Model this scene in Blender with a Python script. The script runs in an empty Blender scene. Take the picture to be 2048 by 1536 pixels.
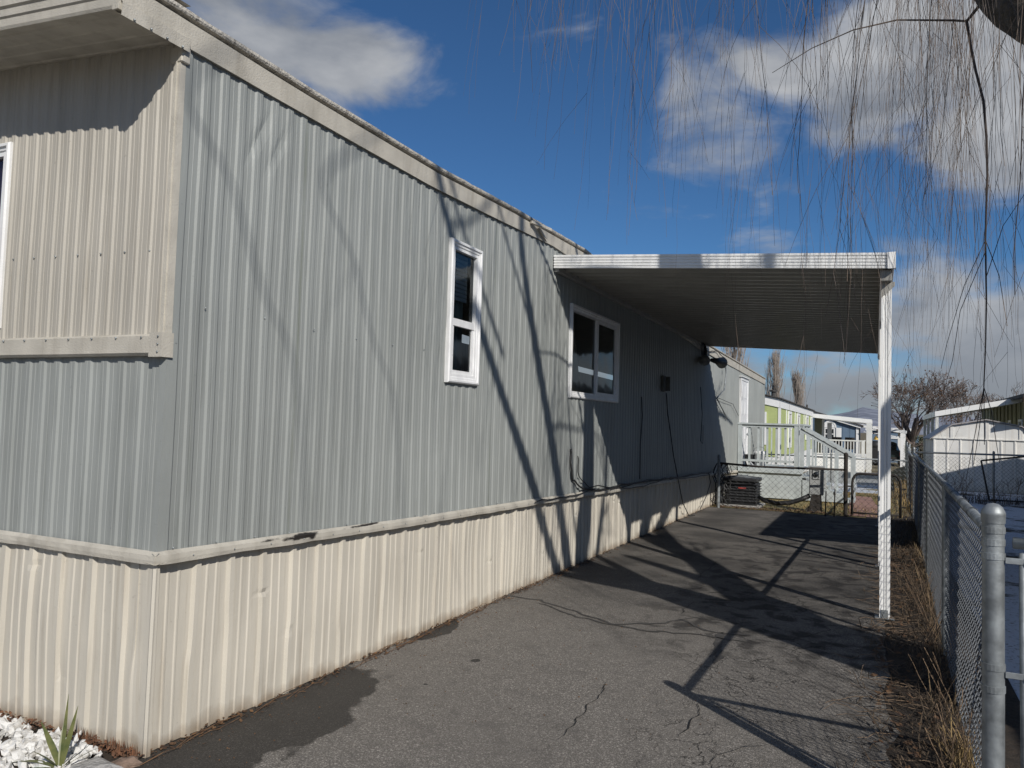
import bpy, math, random
from mathutils import Vector, Matrix, Quaternion, noise
R = math.radians
rnd = random.Random(7)
C = bpy.context.scene.collection
SC = bpy.context.scene

# ---------------------------------------------------------------- camera
cam = bpy.data.cameras.new('camera')
cam.sensor_width = 36.0
cam.lens = 1540 / 2048 * 36
cam.clip_start = 0.05
cam.clip_end = 20000
co = bpy.data.objects.new('camera', cam)
C.objects.link(co)
rt, up, fw = Vector((.9041, .4262, .0303)), Vector((-.0062, -.0577, .9983)), Vector((-.4273, .9028, .0488))
m = Matrix((rt, up, -fw)).transposed().to_4x4()
m.translation = Vector((2.945, -2.508, 1.55))
co.matrix_world = m
SC.camera = co
SC.view_settings.view_transform = 'Standard'
SC.view_settings.look = 'None'
SC.view_settings.exposure = -0.22
SC.view_settings.gamma = 1

# ---------------------------------------------------------------- sun
L = Vector((-1, .9, -.845)).normalized()
sd = bpy.data.lights.new('sun', 'SUN')
sd.energy = 4.7
sd.angle = R(.45)
sd.color = (1, .955, .895)
so = bpy.data.objects.new('sun', sd)
so.rotation_euler = L.to_track_quat('-Z', 'Y').to_euler()
C.objects.link(so)

# ---------------------------------------------------------------- world: sky with clouds laid out in compass direction
W = bpy.data.worlds.new('World')
SC.world = W
W.use_nodes = True
nt = W.node_tree
nt.nodes.clear()
N = nt.nodes.new
def lk(a, b, t=None):
    (t or nt).links.new(a, b)
def mathn(op, a, b=None, c=None, clamp=False, t=None):
    n = (t or nt).nodes.new('ShaderNodeMath'); n.operation = op; n.use_clamp = clamp
    for i, v in enumerate((a, b, c)):
        if v is None: continue
        if isinstance(v, (int, float)): n.inputs[i].default_value = v
        else: lk(v, n.inputs[i], t)
    return n.outputs[0]
out = N('ShaderNodeOutputWorld'); bg = N('ShaderNodeBackground'); sky = N('ShaderNodeTexSky')
sky.sky_type = 'NISHITA'; sky.sun_disc = False
sky.sun_elevation = R(32.2); sky.sun_rotation = math.atan2(1, -.9)
sky.altitude = 1300; sky.air_density = 1.0; sky.dust_density = .3; sky.ozone_density = 2.2
tc = N('ShaderNodeTexCoord'); sx = N('ShaderNodeSeparateXYZ'); lk(tc.outputs['Generated'], sx.inputs[0])
X, Y, Z = sx.outputs
no1 = N('ShaderNodeTexNoise'); no1.inputs['Scale'].default_value = 5.5; no1.inputs['Detail'].default_value = 9; no1.inputs['Roughness'].default_value = .56
no1.inputs['Distortion'].default_value = .35
mp = N('ShaderNodeMapping'); mp.inputs['Scale'].default_value = (1, 1, 1.9); lk(tc.outputs['Generated'], mp.inputs[0]); lk(mp.outputs[0], no1.inputs[0])
# blobs: centre x, z, half width, half height, weight
blobs = [(-.65, .46, .10, .09, 1.2), (-.57, .42, .07, .055, 1.1), (-.59, .35, .05, .05, .75), (-.72, .42, .13, .12, 1.1),
         (-.13, .39, .10, .06, .95), (.04, .385, .14, .075, 1.2), (.15, .345, .15, .085, 1.25), (-.15, .33, .08, .035, .75), (.05, .32, .12, .035, .7),
         (.10, .215, .20, .022, .55), (-.22, .255, .10, .03, .38), (-.05, .225, .14, .03, .34), (-.34, .225, .06, .02, .30), (.02, .16, .16, .02, .3),
         (.13, .125, .26, .06, 1.4), (-.02, .06, .35, .075, 1.0), (.30, .2, .2, .1, .7), (-.9, .2, .2, .1, .8)]
acc = None
for (cx, cz, a, b, w) in blobs:
    u = mathn('DIVIDE', mathn('SUBTRACT', X, cx), a); v = mathn('DIVIDE', mathn('SUBTRACT', Z, cz), b)
    d = mathn('ADD', mathn('MULTIPLY', u, u), mathn('MULTIPLY', v, v))
    g = mathn('MULTIPLY', mathn('POWER', 2.718, mathn('MULTIPLY', d, -.7)), w)
    acc = g if acc is None else mathn('MAXIMUM', acc, g)
front = mathn('GREATER_THAN', Y, 0.0)
acc = mathn('MULTIPLY', acc, front)
low = mathn('MULTIPLY', mathn('SUBTRACT', .175, Z, clamp=True), 10.0, clamp=True)   # a bank of cloud round the horizon
acc = mathn('MAXIMUM', acc, low)
back = mathn('MULTIPLY', mathn('SUBTRACT', 1.0, front), .5)
acc = mathn('ADD', acc, back)
dens = mathn('ADD', acc, mathn('MULTIPLY', mathn('SUBTRACT', no1.outputs[0], .5), 2.7))
mr = N('ShaderNodeMapRange'); mr.interpolation_type = 'SMOOTHSTEP'; mr.inputs[1].default_value = .34; mr.inputs[2].default_value = 1.05
lk(dens, mr.inputs[0])
no2 = N('ShaderNodeTexNoise'); no2.inputs['Scale'].default_value = 7; no2.inputs['Detail'].default_value = 7
mp2 = N('ShaderNodeMapping'); mp2.inputs['Scale'].default_value = (1, 1, 2.4); mp2.inputs['Location'].default_value = (3, 1, 5)
lk(tc.outputs['Generated'], mp2.inputs[0]); lk(mp2.outputs[0], no2.inputs[0])
cr = N('ShaderNodeValToRGB'); lk(no2.outputs[0], cr.inputs[0])
cr.color_ramp.elements[0].position = .34; cr.color_ramp.elements[0].color = (4.5, 4.9, 5.6, 1)
cr.color_ramp.elements[1].position = .66; cr.color_ramp.elements[1].color = (9.4, 9.6, 9.9, 1)
grey = N('ShaderNodeMix'); grey.data_type = 'RGBA'
mrl = N('ShaderNodeMapRange'); mrl.inputs[1].default_value = .13; mrl.inputs[2].default_value = .05; lk(Z, mrl.inputs[0])
lk(mrl.outputs[0], grey.inputs[0]); lk(cr.outputs[0], grey.inputs[6]); grey.inputs[7].default_value = (5.0, 5.25, 5.8, 1)
tint = N('ShaderNodeMix'); tint.data_type = 'RGBA'; tint.blend_type = 'MULTIPLY'; tint.inputs[0].default_value = 1
lk(sky.outputs[0], tint.inputs[6]); tint.inputs[7].default_value = (.66, 1.10, 1.48, 1)
mx = N('ShaderNodeMix'); mx.data_type = 'RGBA'
lk(mathn('MULTIPLY', mr.outputs[0], .93), mx.inputs[0]); lk(tint.outputs[2], mx.inputs[6]); lk(grey.outputs[2], mx.inputs[7])
lk(mx.outputs[2], bg.inputs[0]); bg.inputs[1].default_value = .060
lk(bg.outputs[0], out.inputs[0])

# ---------------------------------------------------------------- materials
MATS = {}
def M(name, col, rough=.6, metal=0., var=.12, vs=3., bump=0., bs=60., streak=None, spec=.5, col2=None, sharp=(.35, .65), dist=.01, trans=None):
    """painted / natural surface: base colour varied by noise, optional bump, optional vertical streaks"""
    if name in MATS: return MATS[name]
    mt = bpy.data.materials.new(name); mt.use_nodes = True; t = mt.node_tree
    b = t.nodes['Principled BSDF']
    tcn = t.nodes.new('ShaderNodeTexCoord')
    n1 = t.nodes.new('ShaderNodeTexNoise'); n1.inputs['Scale'].default_value = vs; n1.inputs['Detail'].default_value = 6
    lk(tcn.outputs['Object'], n1.inputs[0], t)
    rp = t.nodes.new('ShaderNodeValToRGB'); lk(n1.outputs[0], rp.inputs[0], t)
    e = rp.color_ramp.elements
    e[0].position, e[1].position = sharp
    c2 = col2 or tuple(c * (1 - var) for c in col)
    c1 = col if col2 else tuple(min(1, c * (1 + var)) for c in col)
    e[0].color = (*c2, 1); e[1].color = (*c1, 1)
    res = rp.outputs[0]
    if streak:
        n2 = t.nodes.new('ShaderNodeTexNoise'); n2.inputs['Scale'].default_value = 1; n2.inputs['Detail'].default_value = 5
        mpn = t.nodes.new('ShaderNodeMapping'); mpn.inputs['Scale'].default_value = (14, 14, .6)
        lk(tcn.outputs['Object'], mpn.inputs[0], t); lk(mpn.outputs[0], n2.inputs[0], t)
        r2 = t.nodes.new('ShaderNodeMapRange'); r2.inputs[1].default_value = .5; r2.inputs[2].default_value = .8; lk(n2.outputs[0], r2.inputs[0], t)
        mxx = t.nodes.new('ShaderNodeMix'); mxx.data_type = 'RGBA'
        lk(mathn('MULTIPLY', r2.outputs[0], streak[1], t=t), mxx.inputs[0], t); lk(res, mxx.inputs[6], t); mxx.inputs[7].default_value = (*streak[0], 1)
        res = mxx.outputs[2]
    lk(res, b.inputs['Base Color'], t)
    b.inputs['Roughness'].default_value = rough; b.inputs['Metallic'].default_value = metal
    b.inputs['Specular IOR Level'].default_value = spec
    if bump:
        nb = t.nodes.new('ShaderNodeTexNoise'); nb.inputs['Scale'].default_value = bs; nb.inputs['Detail'].default_value = 5
        lk(tcn.outputs['Object'], nb.inputs[0], t)
        bn = t.nodes.new('ShaderNodeBump'); bn.inputs['Strength'].default_value = bump; bn.inputs['Distance'].default_value = dist
        lk(nb.outputs[0], bn.inputs['Height'], t); lk(bn.outputs[0], b.inputs['Normal'], t)
    MATS[name] = mt
    return mt

def siding_mat(name, col, dirt=(.12, .13, .11), seams=False, splash=False):
    """chalky painted sheet metal: embossed grain, vertical run-off streaks and a grimy foot"""
    mt = bpy.data.materials.new(name); mt.use_nodes = True; t = mt.node_tree; b = t.nodes['Principled BSDF']
    tcn = t.nodes.new('ShaderNodeTexCoord'); o = tcn.outputs['Object']
    def noisen(scale, sc=(1, 1, 1), det=5):
        n = t.nodes.new('ShaderNodeTexNoise'); n.inputs['Scale'].default_value = scale; n.inputs['Detail'].default_value = det
        mpn = t.nodes.new('ShaderNodeMapping'); mpn.inputs['Scale'].default_value = sc
        lk(o, mpn.inputs[0], t); lk(mpn.outputs[0], n.inputs[0], t); return n.outputs[0]
    def rng(v, a, bb):
        r = t.nodes.new('ShaderNodeMapRange'); r.inputs[1].default_value = a; r.inputs[2].default_value = bb; lk(v, r.inputs[0], t); return r.outputs[0]
    def mixc(f, a, c):
        x = t.nodes.new('ShaderNodeMix'); x.data_type = 'RGBA'
        lk(f, x.inputs[0], t)
        for i, v in ((6, a), (7, c)):
            if isinstance(v, tuple): x.inputs[i].default_value = (*v, 1)
            else: lk(v, x.inputs[i], t)
        return x.outputs[2]
    c = mixc(rng(noisen(1.3), .35, .65), tuple(k * .93 for k in col), tuple(k * 1.06 for k in col))
    c = mixc(mathn('MULTIPLY', rng(noisen(1, (9, 9, .35)), .45, .75), .42, t=t), c, tuple(k * .66 for k in col))
    c = mixc(mathn('MULTIPLY', rng(noisen(1, (30, 30, 1.6)), .56, .72), .3, t=t), c, dirt)
    c = mixc(mathn('MULTIPLY', rng(noisen(38, det=3), .70, .76), .2, t=t), c, tuple(k * .6 for k in dirt))
    if splash:   # mud thrown up on the foot of the sheets
        sz_ = t.nodes.new('ShaderNodeSeparateXYZ'); lk(o, sz_.inputs[0], t)
        hgt = mathn('ADD', sz_.outputs[2], mathn('MULTIPLY', mathn('SUBTRACT', noisen(7, det=7), .5, t=t), .16, t=t), t=t)
        c = mixc(mathn('MULTIPLY', rng(hgt, .085, .0), .75, t=t), c, (.24, .18, .12))
    if seams:   # greenish run-off beside each panel lap
        sxx = t.nodes.new('ShaderNodeSeparateXYZ'); lk(o, sxx.inputs[0], t)
        f = mathn('PINGPONG', mathn('ADD', mathn('SUBTRACT', sxx.outputs[1], .87, t=t), mathn('MULTIPLY', mathn('SUBTRACT', noisen(3, (1, 1, .4)), .5, t=t), .02, t=t), t=t), 1.218, t=t)
        c = mixc(mathn('MULTIPLY', rng(f, .022, .0), mathn('MULTIPLY', rng(noisen(4, (1, 1, .7)), .35, .65), .62, t=t), t=t), c, (.15, .165, .10))
        c = mixc(mathn('MULTIPLY', rng(f, .005, .002), .8, t=t), c, (.07, .075, .07))
    lk(c, b.inputs['Base Color'], t)
    b.inputs['Roughness'].default_value = .5; b.inputs['Specular IOR Level'].default_value = .4
    n = noisen(170, (1, 1, .5), 3); n3 = noisen(7, (1, 1, .3), 3)
    h = mathn('ADD', mathn('MULTIPLY', n, .4, t=t), mathn('MULTIPLY', n3, 2.2, t=t), t=t)
    bn = t.nodes.new('ShaderNodeBump'); bn.inputs['Strength'].default_value = .32; bn.inputs['Distance'].default_value = .006
    lk(h, bn.inputs['Height'], t); lk(bn.outputs[0], b.inputs['Normal'], t)
    MATS[name] = mt; return mt

m_grey = siding_mat('grey_siding', (.300, .315, .300), seams=True)
m_beige = siding_mat('beige_siding', (.44, .412, .355), (.2, .17, .12))
m_skirt = siding_mat('beige_skirting', (.56, .522, .445), (.25, .2, .14), splash=True)
m_trim = M('beige_trim', (.50, .468, .40), .55, var=.1, vs=6, bump=.3, bs=120, streak=((.16, .13, .09), .35))
m_white = M('white_paint', (.78, .78, .77), .4, var=.05, vs=8, bump=.1, bs=90, streak=((.4, .38, .34), .3))
m_alu = M('white_aluminium', (.86, .86, .84), .38, var=.04, vs=5, bump=.06, bs=40, streak=((.5, .48, .44), .15))
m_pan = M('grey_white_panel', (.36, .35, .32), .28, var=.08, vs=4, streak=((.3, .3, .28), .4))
m_peel = M('peeling_roof_edge', (.47, .44, .385), .9, var=.1, vs=20, col2=(.27, .25, .22), sharp=(.36, .50), bump=.6, bs=60, dist=.02)
m_galv = M('galvanised_steel', (.28, .30, .305), .55, metal=.6, var=.3, vs=14, bump=.12, bs=60)
m_wire = M('galvanised_wire', (.16, .17, .18), .5, metal=.4, var=.15, vs=20)
m_dark_wire = M('weathered_black_wire', (.03, .03, .032), .6, var=.3)
m_black = M('black_rubber', (.02, .02, .02), .55, var=.2, vs=9)
m_soot = M('black_mould', (.02, .018, .015), .9, var=.3, vs=50, bump=.6, bs=80)
m_bark = M('willow_bark', (.10, .082, .06), .92, var=.35, vs=16, bump=1, bs=26, dist=.05, streak=((.03, .024, .018), .6))
m_twig = M('willow_twig', (.135, .095, .065), .7, var=.3, vs=3, col2=(.045, .035, .032))
m_btree = M('bare_branch_bark', (.115, .09, .078), .9, var=.3, vs=2)
m_poplar = M('poplar_bark', (.25, .215, .185), .9, var=.25, vs=2)
m_deckpaint = M('pale_blue_grey_paint', (.45, .49, .49), .55, var=.1, vs=6, bump=.3, bs=40, streak=((.3, .33, .33), .4))
m_darkroom = M('dark_room', (.035, .03, .03), .9)
m_green = M('lime_green_siding', (.43, .49, .20), .6, var=.05, vs=2, streak=((.33, .38, .16), .3))
m_blue = M('slate_blue_siding', (.125, .185, .26), .6, var=.08, vs=2, streak=((.08, .14, .22), .3))
m_olive = M('olive_siding', (.23, .225, .14), .7, var=.1, vs=2)
m_white2 = M('bright_white_trim', (.8, .8, .78), .5, var=.03)
m_shed = M('white_shed_steel', (.72, .71, .67), .45, var=.06, vs=2.5, bump=.25, bs=5, dist=.03, streak=((.36, .27, .18), .35))
m_roofing = M('dark_shingles', (.06, .057, .055), .9, var=.3, vs=8, bump=.6, bs=30)
m_rock = M('grey_concrete_lump', (.36, .35, .33), .9, var=.2, vs=30, bump=1, bs=70, dist=.012)
m_stone = M('white_marble_chip', (.66, .65, .62), .7, vs=22, col2=(.42, .40, .36), sharp=(.32, .46), bump=.4, bs=90)
m_leaf = M('yucca_leaf', (.19, .19, .07), .45, var=.3, vs=14, col2=(.07, .09, .03))
m_straw = M('dry_straw', (.42, .30, .13), .8, var=.3, vs=5, col2=(.17, .11, .05))
m_dead2 = M('tan_weed', (.20, .14, .07), .85, var=.3, vs=6, col2=(.07, .05, .03))
m_dead = M('dead_weed', (.13, .09, .055), .9, var=.35, vs=9, col2=(.04, .03, .02))
m_litter = M('brown_leaf_litter', (.17, .09, .04), .9, var=.3, vs=22, col2=(.05, .03, .02))
m_grass = M('olive_grass', (.13, .14, .05), .85, var=.3, vs=4, col2=(.20, .15, .07))
m_brick = M('pinkish_paver', (.33, .19, .15), .85, var=.2, vs=9, bump=.4)
m_stump = M('dark_wood_post', (.035, .03, .026), .9, var=.3, vs=9, bump=.8, bs=30)
m_box = M('grey_utility_box', (.37, .38, .37), .5, var=.12, vs=7, streak=((.2, .19, .17), .4))
m_curtain = M('mauve_curtain', (.50, .28, .40), .9, var=.15, vs=6)
m_blind = M('pale_blind', (.45, .48, .48), .7, var=.05)
m_rail_far = M('off_white_rail', (.66, .66, .63), .6, var=.06)
m_carp = M('dark_green_car_paint', (.02, .03, .028), .2, var=.1, spec=.8)
m_red = M('red_lamp_plastic', (.45, .02, .02), .3)
m_rubber = M('tyre_rubber', (.02, .02, .02), .8)
m_bucket = M('white_bucket_plastic', (.7, .7, .68), .4, var=.06)
m_badge = M('red_name_badge', (.35, .06, .05), .5)
m_acs = M('charcoal_ac_steel', (.035, .036, .038), .5, var=.15, vs=9)
m_deadvine = M('dry_vine', (.16, .11, .07), .9, var=.3)
m_hill = M('hazy_snow_hillside', (.26, .28, .33), 1, var=.1, vs=.012, col2=(.15, .165, .205), sharp=(.40, .62))  # scrub and snow, with distance haze mixed into the grey-blue colour
m_peak = M('snow_peak', (.6, .58, .55), 1, var=.15, vs=.02)
m_conifer = M('dark_conifer_green', (.03, .055, .025), .9, var=.3, vs=4)

def glass_mat(name, tintc=(.75, .8, .8), gl=.06):
    mt = bpy.data.materials.new(name); mt.use_nodes = True; t = mt.node_tree; t.nodes.clear()
    o = t.nodes.new('ShaderNodeOutputMaterial'); tr = t.nodes.new('ShaderNodeBsdfTransparent'); g = t.nodes.new('ShaderNodeBsdfGlossy')
    fr = t.nodes.new('ShaderNodeFresnel'); fr.inputs[0].default_value = 1.5
    nz = t.nodes.new('ShaderNodeTexNoise'); nz.inputs['Scale'].default_value = 2.2; tcn = t.nodes.new('ShaderNodeTexCoord'); lk(tcn.outputs['Object'], nz.inputs[0], t)
    bn = t.nodes.new('ShaderNodeBump'); bn.inputs['Strength'].default_value = .2; bn.inputs['Distance'].default_value = .03
    lk(nz.outputs[0], bn.inputs['Height'], t); lk(bn.outputs[0], g.inputs['Normal'], t)
    tr.inputs[0].default_value = (*tintc, 1); g.inputs['Roughness'].default_value = .07; g.inputs['Color'].default_value = (.9, .95, .95, 1)
    mx_ = t.nodes.new('ShaderNodeMixShader'); lk(fr.outputs[0], mx_.inputs[0], t); lk(tr.outputs[0], mx_.inputs[1], t); lk(g.outputs[0], mx_.inputs[2], t)
    lk(mx_.outputs[0], o.inputs[0], t); MATS[name] = mt; return mt
m_glass = glass_mat('window_glass')
m_tint = M('dark_window_glass', (.03, .035, .04), .06, var=.1, spec=.8)

def belt_mat():
    """the beige trim with one patch of black mould and peeled paint"""
    mt = m_trim.copy(); mt.name = 'mouldy_belt_trim'; t = mt.node_tree; b = t.nodes['Principled BSDF']
    src = b.inputs['Base Color'].links[0].from_socket
    tcn = t.nodes.new('ShaderNodeTexCoord'); sxx = t.nodes.new('ShaderNodeSeparateXYZ'); lk(tcn.outputs['Object'], sxx.inputs[0], t)
    n = t.nodes.new('ShaderNodeTexNoise'); n.inputs['Scale'].default_value = 22; n.inputs['Detail'].default_value = 8; n.inputs['Roughness'].default_value = .7
    mpn = t.nodes.new('ShaderNodeMapping'); mpn.inputs['Scale'].default_value = (1, .5, 1.4); lk(tcn.outputs['Object'], mpn.inputs[0], t); lk(mpn.outputs[0], n.inputs[0], t)
    tot = None
    for (cy, ry, cz, rz, w) in ((.95, .20, .872, .022, 1.0), (1.04, .05, .862, .03, 1.0), (1.55, .3, .868, .010, .75), (.70, .14, .882, .012, .6)):
        u = mathn('DIVIDE', mathn('SUBTRACT', sxx.outputs[1], cy, t=t), ry, t=t); v = mathn('DIVIDE', mathn('SUBTRACT', sxx.outputs[2], cz, t=t), rz, t=t)
        g = mathn('MULTIPLY', mathn('SUBTRACT', 1.0, mathn('ADD', mathn('MULTIPLY', u, u, t=t), mathn('MULTIPLY', v, v, t=t), t=t), clamp=True, t=t), w, t=t)
        tot = g if tot is None else mathn('MAXIMUM', tot, g, t=t)
    tot = mathn('MULTIPLY', tot, mathn('GREATER_THAN', sxx.outputs[0], .005, t=t), t=t)
    f = t.nodes.new('ShaderNodeMapRange'); f.inputs[1].default_value = .42; f.inputs[2].default_value = .62
    lk(mathn('ADD', mathn('MULTIPLY', tot, .55, t=t), mathn('MULTIPLY', mathn('SUBTRACT', n.outputs[0], .28, t=t), mathn('GREATER_THAN', tot, .001, t=t), t=t), t=t), f.inputs[0], t)
    x = t.nodes.new('ShaderNodeMix'); x.data_type = 'RGBA'; lk(f.outputs[0], x.inputs[0], t); lk(src, x.inputs[6], t); x.inputs[7].default_value = (.022, .018, .015, 1)
    lk(x.outputs[2], b.inputs['Base Color'], t); return mt
def asphalt():
    mt = bpy.data.materials.new('weathered_asphalt'); mt.use_nodes = True; t = mt.node_tree; b = t.nodes['Principled BSDF']
    tcn = t.nodes.new('ShaderNodeTexCoord'); o = tcn.outputs['Object']
    def nz(s, det=5, dist=0.):
        n = t.nodes.new('ShaderNodeTexNoise'); n.inputs['Scale'].default_value = s; n.inputs['Detail'].default_value = det; n.inputs['Distortion'].default_value = dist
        lk(o, n.inputs[0], t); return n.outputs[0]
    def rng(v, a, bb, c0=0., c1=1.):
        r = t.nodes.new('ShaderNodeMapRange'); r.inputs[1].default_value = a; r.inputs[2].default_value = bb; r.inputs[3].default_value = c0; r.inputs[4].default_value = c1
        lk(v, r.inputs[0], t); return r.outputs[0]
    def mixc(f, a, c):
        x = t.nodes.new('ShaderNodeMix'); x.data_type = 'RGBA'; lk(f, x.inputs[0], t)
        for i, v in ((6, a), (7, c)):
            if isinstance(v, tuple): x.inputs[i].default_value = (*v, 1)
            else: lk(v, x.inputs[i], t)
        return x.outputs[2]
    vo = t.nodes.new('ShaderNodeTexVoronoi'); vo.inputs['Scale'].default_value = 150; lk(o, vo.inputs[0], t)
    agg = mixc(rng(vo.outputs['Distance'], .1, .55), (.32, .292, .256), (.125, .114, .10))
    sp = t.nodes.new('ShaderNodeSeparateColor'); lk(vo.outputs['Color'], sp.inputs[0], t)
    agg = mixc(mathn('MULTIPLY', rng(sp.outputs[0], .80, .97), .6, t=t), agg, (.5, .46, .41))
    base = mixc(mathn('MULTIPLY', rng(nz(.8, 6), .38, .64), .42, t=t), agg, (.155, .142, .125))
    base = mixc(mathn('MULTIPLY', rng(nz(6, 6, .5), .52, .70), .4, t=t), base, (.10, .092, .083))
    # hairline cracking, thick towards the broken right-hand side
    v2 = t.nodes.new('ShaderNodeTexVoronoi'); v2.feature = 'DISTANCE_TO_EDGE'; v2.inputs['Scale'].default_value = 4.2
    vm = t.nodes.new('ShaderNodeVectorMath'); vm.operation = 'ADD'
    nn = t.nodes.new('ShaderNodeTexNoise'); nn.inputs['Scale'].default_value = 7; nn.inputs['Detail'].default_value = 4; lk(o, nn.inputs[0], t)
    vs_ = t.nodes.new('ShaderNodeVectorMath'); vs_.operation = 'SCALE'; vs_.inputs[3].default_value = .35; lk(nn.outputs['Color'], vs_.inputs[0], t)
    lk(o, vm.inputs[0], t); lk(vs_.outputs[0], vm.inputs[1], t); lk(vm.outputs[0], v2.inputs[0], t)
    line = rng(v2.outputs[0], .022, .004)
    sxx = t.nodes.new('ShaderNodeSeparateXYZ'); lk(o, sxx.inputs[0], t)
    wgt = mathn('MULTIPLY', rng(sxx.outputs[0], 1.2, 2.3), rng(nz(1.6, 3), .44, .56), t=t)
    crack = mathn('MULTIPLY', line, wgt, clamp=True, t=t)
    # crumbled band by the fence
    crumb = mathn('MULTIPLY', rng(sxx.outputs[0], 2.3, 3.0), rng(nz(9, 6), .46, .58), t=t)
    base = mixc(mathn('MULTIPLY', crumb, .55, t=t), base, (.025, .022, .02))
    # damp mossy blackening, plus deeper shade painted in, over the middle and far drive
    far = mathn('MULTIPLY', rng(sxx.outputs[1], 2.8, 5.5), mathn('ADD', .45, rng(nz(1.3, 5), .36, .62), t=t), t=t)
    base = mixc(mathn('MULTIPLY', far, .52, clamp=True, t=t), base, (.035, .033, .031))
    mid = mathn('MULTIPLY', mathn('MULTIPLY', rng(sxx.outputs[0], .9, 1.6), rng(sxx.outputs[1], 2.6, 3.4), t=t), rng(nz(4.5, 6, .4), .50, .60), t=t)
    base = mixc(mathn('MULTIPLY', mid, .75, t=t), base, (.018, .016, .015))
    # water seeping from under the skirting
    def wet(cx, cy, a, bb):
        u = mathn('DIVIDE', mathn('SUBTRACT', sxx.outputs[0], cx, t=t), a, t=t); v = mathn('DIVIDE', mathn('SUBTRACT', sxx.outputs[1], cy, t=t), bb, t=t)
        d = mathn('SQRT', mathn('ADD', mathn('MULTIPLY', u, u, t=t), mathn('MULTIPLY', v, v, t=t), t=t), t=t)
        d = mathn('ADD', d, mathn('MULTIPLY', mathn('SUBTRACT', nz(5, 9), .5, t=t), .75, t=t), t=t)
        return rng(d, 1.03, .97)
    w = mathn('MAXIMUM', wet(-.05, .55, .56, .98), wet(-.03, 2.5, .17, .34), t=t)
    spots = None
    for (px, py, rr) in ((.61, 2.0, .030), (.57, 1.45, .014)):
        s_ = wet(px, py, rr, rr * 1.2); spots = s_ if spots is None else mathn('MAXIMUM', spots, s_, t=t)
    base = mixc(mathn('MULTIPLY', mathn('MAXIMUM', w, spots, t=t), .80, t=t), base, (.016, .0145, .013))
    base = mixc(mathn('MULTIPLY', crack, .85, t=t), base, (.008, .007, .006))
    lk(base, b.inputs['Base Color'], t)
    lk(mathn('SUBTRACT', .9, mathn('MULTIPLY', w, .22, t=t), t=t), b.inputs['Roughness'], t)
    b.inputs['Specular IOR Level'].default_value = .35
    h = mathn('SUBTRACT', mathn('ADD', mathn('MULTIPLY', vo.outputs['Distance'], -.6, t=t), mathn('MULTIPLY', nz(60), .7, t=t), t=t), mathn('MULTIPLY', crack, 2, t=t), t=t)
    bn = t.nodes.new('ShaderNodeBump'); bn.inputs['Strength'].default_value = .7; bn.inputs['Distance'].default_value = .006
    lk(h, bn.inputs['Height'], t); lk(bn.outputs[0], b.inputs['Normal'], t)
    return mt
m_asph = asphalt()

def ground_mat(name, cA, cB, snow=None, s=1.5, snowthr=(.5, .56)):
    mt = bpy.data.materials.new(name); mt.use_nodes = True; t = mt.node_tree; b = t.nodes['Principled BSDF']
    tcn = t.nodes.new('ShaderNodeTexCoord'); o = tcn.outputs['Object']
    def nz(sc_, det=7):
        n = t.nodes.new('ShaderNodeTexNoise'); n.inputs['Scale'].default_value = sc_; n.inputs['Detail'].default_value = det; n.inputs['Roughness'].default_value = .65
        lk(o, n.inputs[0], t); return n.outputs[0]
    def mixf(v, a, bb, c1, c2):
        r = t.nodes.new('ShaderNodeMapRange'); r.inputs[1].default_value = a; r.inputs[2].default_value = bb; lk(v, r.inputs[0], t)
        x = t.nodes.new('ShaderNodeMix'); x.data_type = 'RGBA'; lk(r.outputs[0], x.inputs[0], t)
        for i, q in ((6, c1), (7, c2)):
            if isinstance(q, tuple): x.inputs[i].default_value = (*q, 1)
            else: lk(q, x.inputs[i], t)
        return x.outputs[2]
    c = mixf(nz(s), .35, .65, cA, cB)
    c = mixf(nz(24), .5, .75, c, tuple(k * .4 for k in cA))
    if snow: c = mixf(nz(.9, 9), snowthr[0], snowthr[1], c, mixf(nz(30, 4), .55, .7, snow, cA))
    lk(c, b.inputs['Base Color'], t); b.inputs['Roughness'].default_value = .95
    bn = t.nodes.new('ShaderNodeBump'); bn.inputs['Strength'].default_value = .8; bn.inputs['Distance'].default_value = .03
    lk(nz(18), bn.inputs['Height'], t); lk(bn.outputs[0], b.inputs['Normal'], t)
    return mt
m_ground = ground_mat('winter_ground', (.20, .15, .085), (.11, .10, .05))
m_dirt = ground_mat('dark_soil', (.055, .04, .028), (.03, .024, .018), s=5)
m_snowyard = ground_mat('patchy_snow', (.10, .085, .06), (.06, .05, .04), (.62, .65, .70), snowthr=(.40, .46))
m_lawn = ground_mat('straw_lawn', (.30, .22, .09), (.16, .15, .06), s=1.1)
m_lawnsnow = ground_mat('snow_on_lawn', (.30, .25, .14), (.2, .17, .09), (.66, .69, .72), snowthr=(.44, .5))
m_slab = ground_mat('pale_concrete', (.42, .43, .42), (.33, .34, .34))

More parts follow.
